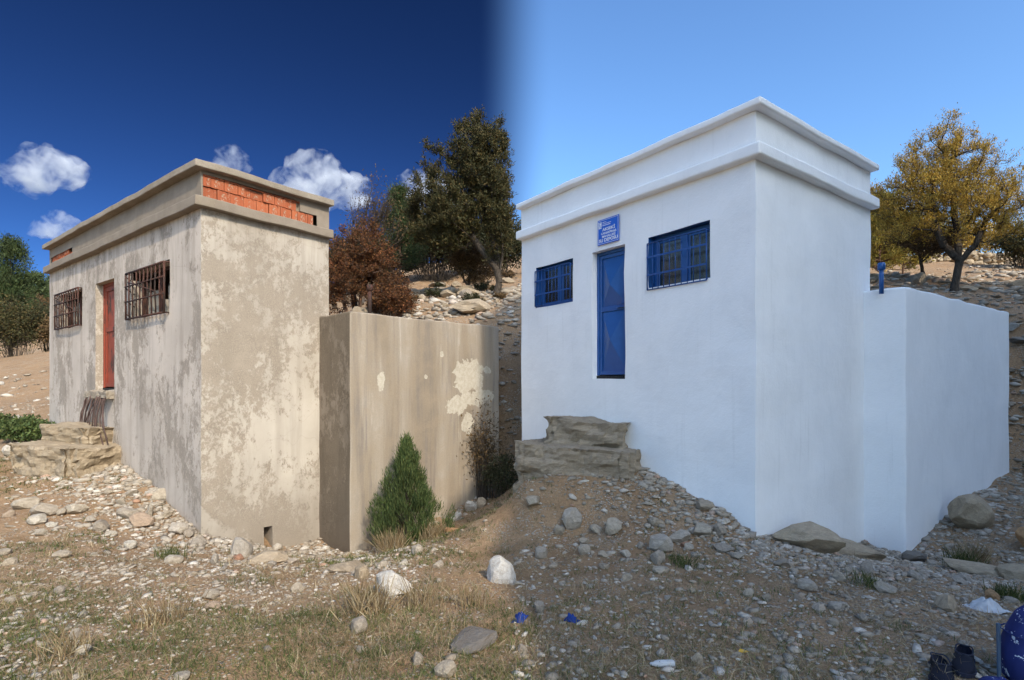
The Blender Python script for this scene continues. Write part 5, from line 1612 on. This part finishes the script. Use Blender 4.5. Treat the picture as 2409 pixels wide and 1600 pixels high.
# ------------------------------------------------------------------ small things
def plank():
    W = Weld(); W.box((-.28, .28), (-.06, .06), (0, .045), .07)
    o = W.build('plank', [M['plank']], None, .004, 4, 1)
    x, y = -1.12, 9.05
    o.location = (x, y, h1(x, y) + .05); o.rotation_euler = (0, .06, -.15)
    tag(o, 'short brown plank lying beside the juniper bush', 'plank')
plank()
def rag(x, y, w, d, h, seed, label, mat='rag', name='rag', cat='rag'):
    V = []; F = []; n = 22
    for i in range(n + 1):
        for j in range(n + 1):
            u, v = i / n * 2 - 1, j / n * 2 - 1
            r = min(1, math.hypot(u, v))
            k = 1 + .25 * mnoise.noise(Vector((u * 1.5, v * 1.5, seed)))
            zz = h * max(0, (1 - r ** 2)) * (.55 + .9 * abs(mnoise.noise(Vector((u * 2.6, v * 2.6, seed + 3.))))) + .012 * abs(mnoise.noise(Vector((u * 7, v * 7, seed))))
            V.append((u * w / 2 * k, v * d / 2 * k, zz + .004))
    for i in range(n):
        for j in range(n):
            a = i * (n + 1) + j
            F.append((a, a + n + 1, a + n + 2, a + 1))
    o = pyobj(name, V, F, M[mat], None, True)
    o.location = (x, y, h1(x, y) + .002); o.rotation_euler = (0, 0, seed)
    so = o.modifiers.new('t', 'SOLIDIFY'); so.thickness = .003
    tag(o, label, cat)
rag(0.06, 4.15, .16, .09, .05, 1.3, 'bright blue crumpled rag beside small pale stones')
rag(0.45, 4.12, .10, .06, .06, 2.6, 'small balled up blue rag on the shaded dirt')
rag(3.93, 4.50, .28, .22, .09, 3.4, 'crumpled translucent white plastic sheet in the grass', 'film', 'plastic_sheet', 'plastic')
def dead_leaf():
    V = [(-.03, 0, .006), (-.01, .018, .016), (.03, .004, .008), (.0, -.016, .012), (.0, .002, .004)]
    o = pyobj('fallen_leaf', V, [(0, 4, 1), (1, 4, 2), (2, 4, 3), (3, 4, 0)], M['yleaf'])
    o.location = (1.45, 3.4, h1(1.45, 3.4) + .004); o.scale = (1.3, 1.3, 1.3)
    tag(o, 'yellow fallen leaf on the shaded straw', 'leaf')
dead_leaf()
def bottle():
    prof = [(0, .0), (.004, .020), (.012, .024), (.09, .025), (.115, .022), (.13, .012), (.145, .011), (.15, .0)]
    V = []; F = []; n = 14
    for t, r in prof:
        for k in range(n):
            a = 6.283 * k / n; V.append((t - .07, math.cos(a) * r, math.sin(a) * r * .8 + .02))
    for i in range(len(prof) - 1):
        for k in range(n): F.append((i * n + k, i * n + (k + 1) % n, (i + 1) * n + (k + 1) % n, (i + 1) * n + k))
    o = pyobj('plastic_bottle', V, F, M['film'], None, True)
    o.location = (.89, 3.2, h1(.89, 3.2)); o.rotation_euler = (0, 0, 3.2)
    tag(o, 'small dull white squashed bottle lying on the near dirt', 'bottle')
bottle()
def shoe(x, y, rz, label, collapsed):
    L, n = .29, 26
    root = empty('shoe', (x, y, h1(x, y) + .004), rz)
    # outline half width and heights along the length (0 heel .. 1 toe)
    hw = lambda t: np.interp(t, [0, .04, .12, .3, .5, .7, .85, .95, 1], [.024, .038, .046, .046, .047, .056, .053, .036, .012])
    top = lambda t: np.interp(t, [0, .05, .15, .3, .45, .55, .7, .85, .95, 1], [.075, .085, .078, .068, .078, .082, .062, .048, .036, .02])
    V = []; F = []; m = 17
    for i in range(n + 1):
        t = i / n; w, hgt = hw(t), top(t)
        opn = np.interp(t, [0, .03, .08, .42, .50, .55], [0, .3, .62, .66, .4, 0])      # open mouth of the shoe
        for j in range(m):
            a = j / (m - 1)
            ang = math.pi * a
            xx = -math.cos(ang); zz = math.sin(ang) ** .75
            px = w * np.sign(xx) * abs(xx) ** .8; pz = .016 + (hgt - .016) * zz
            if opn > 0 and abs(xx) < opn:                         # fold the upper down inside
                px = w * (xx / opn) * .8; pz = .03 if not collapsed else .03 + .02 * math.cos(t * 14)
            if collapsed: px += .014 * math.sin(t * 5) ; pz *= (.9 if t < .3 else 1)
            V.append((px, (0.5 - t) * L, pz))
    for i in range(n):
        for j in range(m - 1):
            F.append((i * m + j, i * m + j + 1, (i + 1) * m + j + 1, (i + 1) * m + j))
    pyobj('upper', V, F, M['shoe'], root, True)
    V = []; F = []
    for i in range(n + 1):
        t = i / n; w = hw(t) + .005
        sh = .014 * math.sin(t * 5) if collapsed else 0
        y_ = (0.5 - t) * (L + .008)
        V += [(-w + sh, y_, 0), (w + sh, y_, 0), (w + sh, y_, .022), (-w + sh, y_, .022)]
    for i in range(n):
        b = i * 4
        for k in range(4): F.append((b + k, b + (k + 1) % 4, b + 4 + (k + 1) % 4, b + 4 + k))
    F += [(0, 1, 2, 3), (n * 4 + 3, n * 4 + 2, n * 4 + 1, n * 4)]
    pyobj('sole', V, F, M['shoe_trim'], root, False)
    if not collapsed:
        boxo('insole_tag', (-.02, .02), (.075, .088), (.0335, .0355), M['film'], root, 0)
    ts = np.linspace(.02, .52, 18)
    rim = [(-(hw(t) * np.interp(t, [0, .03, .08, .42, .5, .55], [.1, .5, .84, .88, .6, .1])) + (.014 * math.sin(t * 5) if collapsed else 0), (.5 - t) * L, top(t) * .93 + .002) for t in ts]
    rim2 = [(-(p[0] - (.014 * math.sin(t * 5) if collapsed else 0)) + (.014 * math.sin(t * 5) if collapsed else 0), p[1], p[2]) for p, t in zip(rim, ts)]
    tube('collar', rim + rim2[::-1] + [rim[0]], .0042, M['shoe_trim'], root, 6)
    tag(root, label, 'shoe')
shoe(2.47, 3.13, -.52, 'dark slip-on shoe with squashed twisted heel', True)
shoe(2.66, 3.20, -.72, 'dark slip-on shoe with pale tag on its insole', False)
def blue_bag():
    x, y = 2.98, 3.02
    root = empty('work_bag', (x, y, h1(x, y) - .004), -.15)
    V = []; F = []; n = 24; m = 28
    for i in range(n + 1):
        t = i / n
        w = np.interp(t, [0, .05, .3, .65, .85, .95, 1], [.19, .205, .215, .20, .165, .11, .03])
        d = np.interp(t, [0, .05, .3, .7, .9, 1], [.10, .115, .13, .10, .06, .012])
        for k in range(m):
            a = 6.283 * k / m
            cx, sx = math.cos(a), math.sin(a)
            px = w * np.sign(cx) * abs(cx) ** .65; py = d * np.sign(sx) * abs(sx) ** .7
            nn = mnoise.noise_vector(Vector((px * 6, py * 6, t * 3))) * .014
            V.append((px + nn.x, py + nn.y - .03 * t, t * .46 + nn.z * (t > .02)))
    for i in range(n):
        for k in range(m): F.append((i * m + k, i * m + (k + 1) % m, (i + 1) * m + (k + 1) % m, (i + 1) * m + k))
    F += [tuple(range(m))[::-1], tuple(n * m + k for k in range(m))]
    pyobj('bag_body', V, F, M['bag'], root, True)
    sm = []
    for k in range(m + 1):
        a = 6.283 * k / m; cx, sx = math.cos(a), math.sin(a)
        sm.append((.212 * np.sign(cx) * abs(cx) ** .65 * 1.02, .122 * np.sign(sx) * abs(sx) ** .7 * 1.04 - .016, .285))
    tube('seam', sm, .004, M['bag'], root, 5)
    tag(root, 'navy blue work bag splattered with white paint', 'bag')
    o = boxo('steel_bar', (-.010, .010), (-.006, .006), (0, .33), M['dark_steel'], None, .002)
    o.location = (2.735, 3.05, h1(2.735, 3.05) - .01); o.rotation_euler = (-.04, .03, .2)
    tag(o, 'upright flat blue grey steel bar beside the work bag', 'bar')
    # paint-spotted cap dropped in front
    V = []; F = []; n = 10; m = 22
    for i in range(n + 1):
        t = i / n * math.pi / 2
        for k in range(m):
            a = 6.283 * k / m
            r = .095 * math.cos(t) * (1 + .06 * math.sin(a * 3 + 1))
            V.append((math.cos(a) * r, math.sin(a) * r * .85 - (.05 if (math.sin(a) < -.6 and i == 0) else 0), .085 * math.sin(t) + .006 * mnoise.noise(Vector((math.cos(a) * 2, math.sin(a) * 2, t * 2)))))
    for i in range(n):
        for k in range(m): F.append((i * m + k, i * m + (k + 1) % m, (i + 1) * m + (k + 1) % m, (i + 1) * m + k))
    o = pyobj('cap', V, F, M['bag'], None, True)
    o.location = (2.62, 2.93, h1(2.62, 2.93) + .002)
    tag(o, 'paint spotted blue cap dropped beside the shoes', 'cap')
blue_bag()

# ------------------------------------------------------------------ clouds
def m_cloud():
    t = NT('cloud_vapour')
    n = t.noise(0.030, 8, 0.60, 0.4)
    pv = t.n('ShaderNodeVolumePrincipled')
    pv.inputs['Color'].default_value = (0.97, 0.97, 0.98, 1)
    t.put(pv.inputs['Density'], t.math('MULTIPLY', t.step(n, 0.46, 0.68), 0.042))
    pv.inputs['Anisotropy'].default_value = 0.1
    t.t.links.new(pv.outputs[0], t.out.inputs['Volume'])
    return t.m
M['cloud'] = m_cloud()
def cloud(px, pz, dist, w, h, seed, label):
    """px, pz: tangent of the bearing and of the elevation"""
    r = random.Random(seed)
    bm = bmesh.new()
    nb = 26
    for k in range(nb):
        u = r.uniform(-1, 1)
        hh = (1 - abs(u) ** 1.6)
        s = (0.20 + .24 * hh * r.random()) * h * 1.2
        c = Vector((u * w * .42, r.uniform(-.25, .25) * w * .5, -h * .28 + hh * r.uniform(0, .75) * h))
        bmesh.ops.create_icosphere(bm, subdivisions=3, radius=1, matrix=Matrix.Translation(c) @ Matrix.Diagonal((s * 1.35, s * 1.2, s, 1)))
    me = bpy.data.meshes.new('cloud'); bm.to_mesh(me); bm.free()
    o = link('cloud', me, M['cloud'])
    o.location = (px * dist, dist, EZ + pz * dist)
    rm = o.modifiers.new('r', 'REMESH'); rm.mode = 'VOXEL'; rm.voxel_size = h / 26
    tx = bpy.data.textures.new('puff%d' % seed, 'CLOUDS'); tx.noise_scale = h * .22; tx.noise_depth = 4
    ds = o.modifiers.new('d', 'DISPLACE'); ds.texture = tx; ds.strength = h * .26; ds.mid_level = .55; ds.texture_coords = 'LOCAL'
    tag(o, label, 'cloud')
cloud(-0.861, 0.393, 900, 135, 62, 1, 'plump white cumulus cloud high beyond the weathered building end')
cloud(-0.835, 0.285, 900, 95, 34, 2, 'small flat white cloud low over the far end of the roof')
cloud(-0.520, 0.405, 900, 62, 34, 3, 'cloud tuft peeping over the middle of the roof slab')
cloud(-0.352, 0.365, 900, 160, 74, 4, 'large white cumulus cloud behind the roof corner of the weathered building')
cloud(-0.165, 0.345, 900, 110, 56, 6, 'pale cloud bank behind the conifer and olive tree')
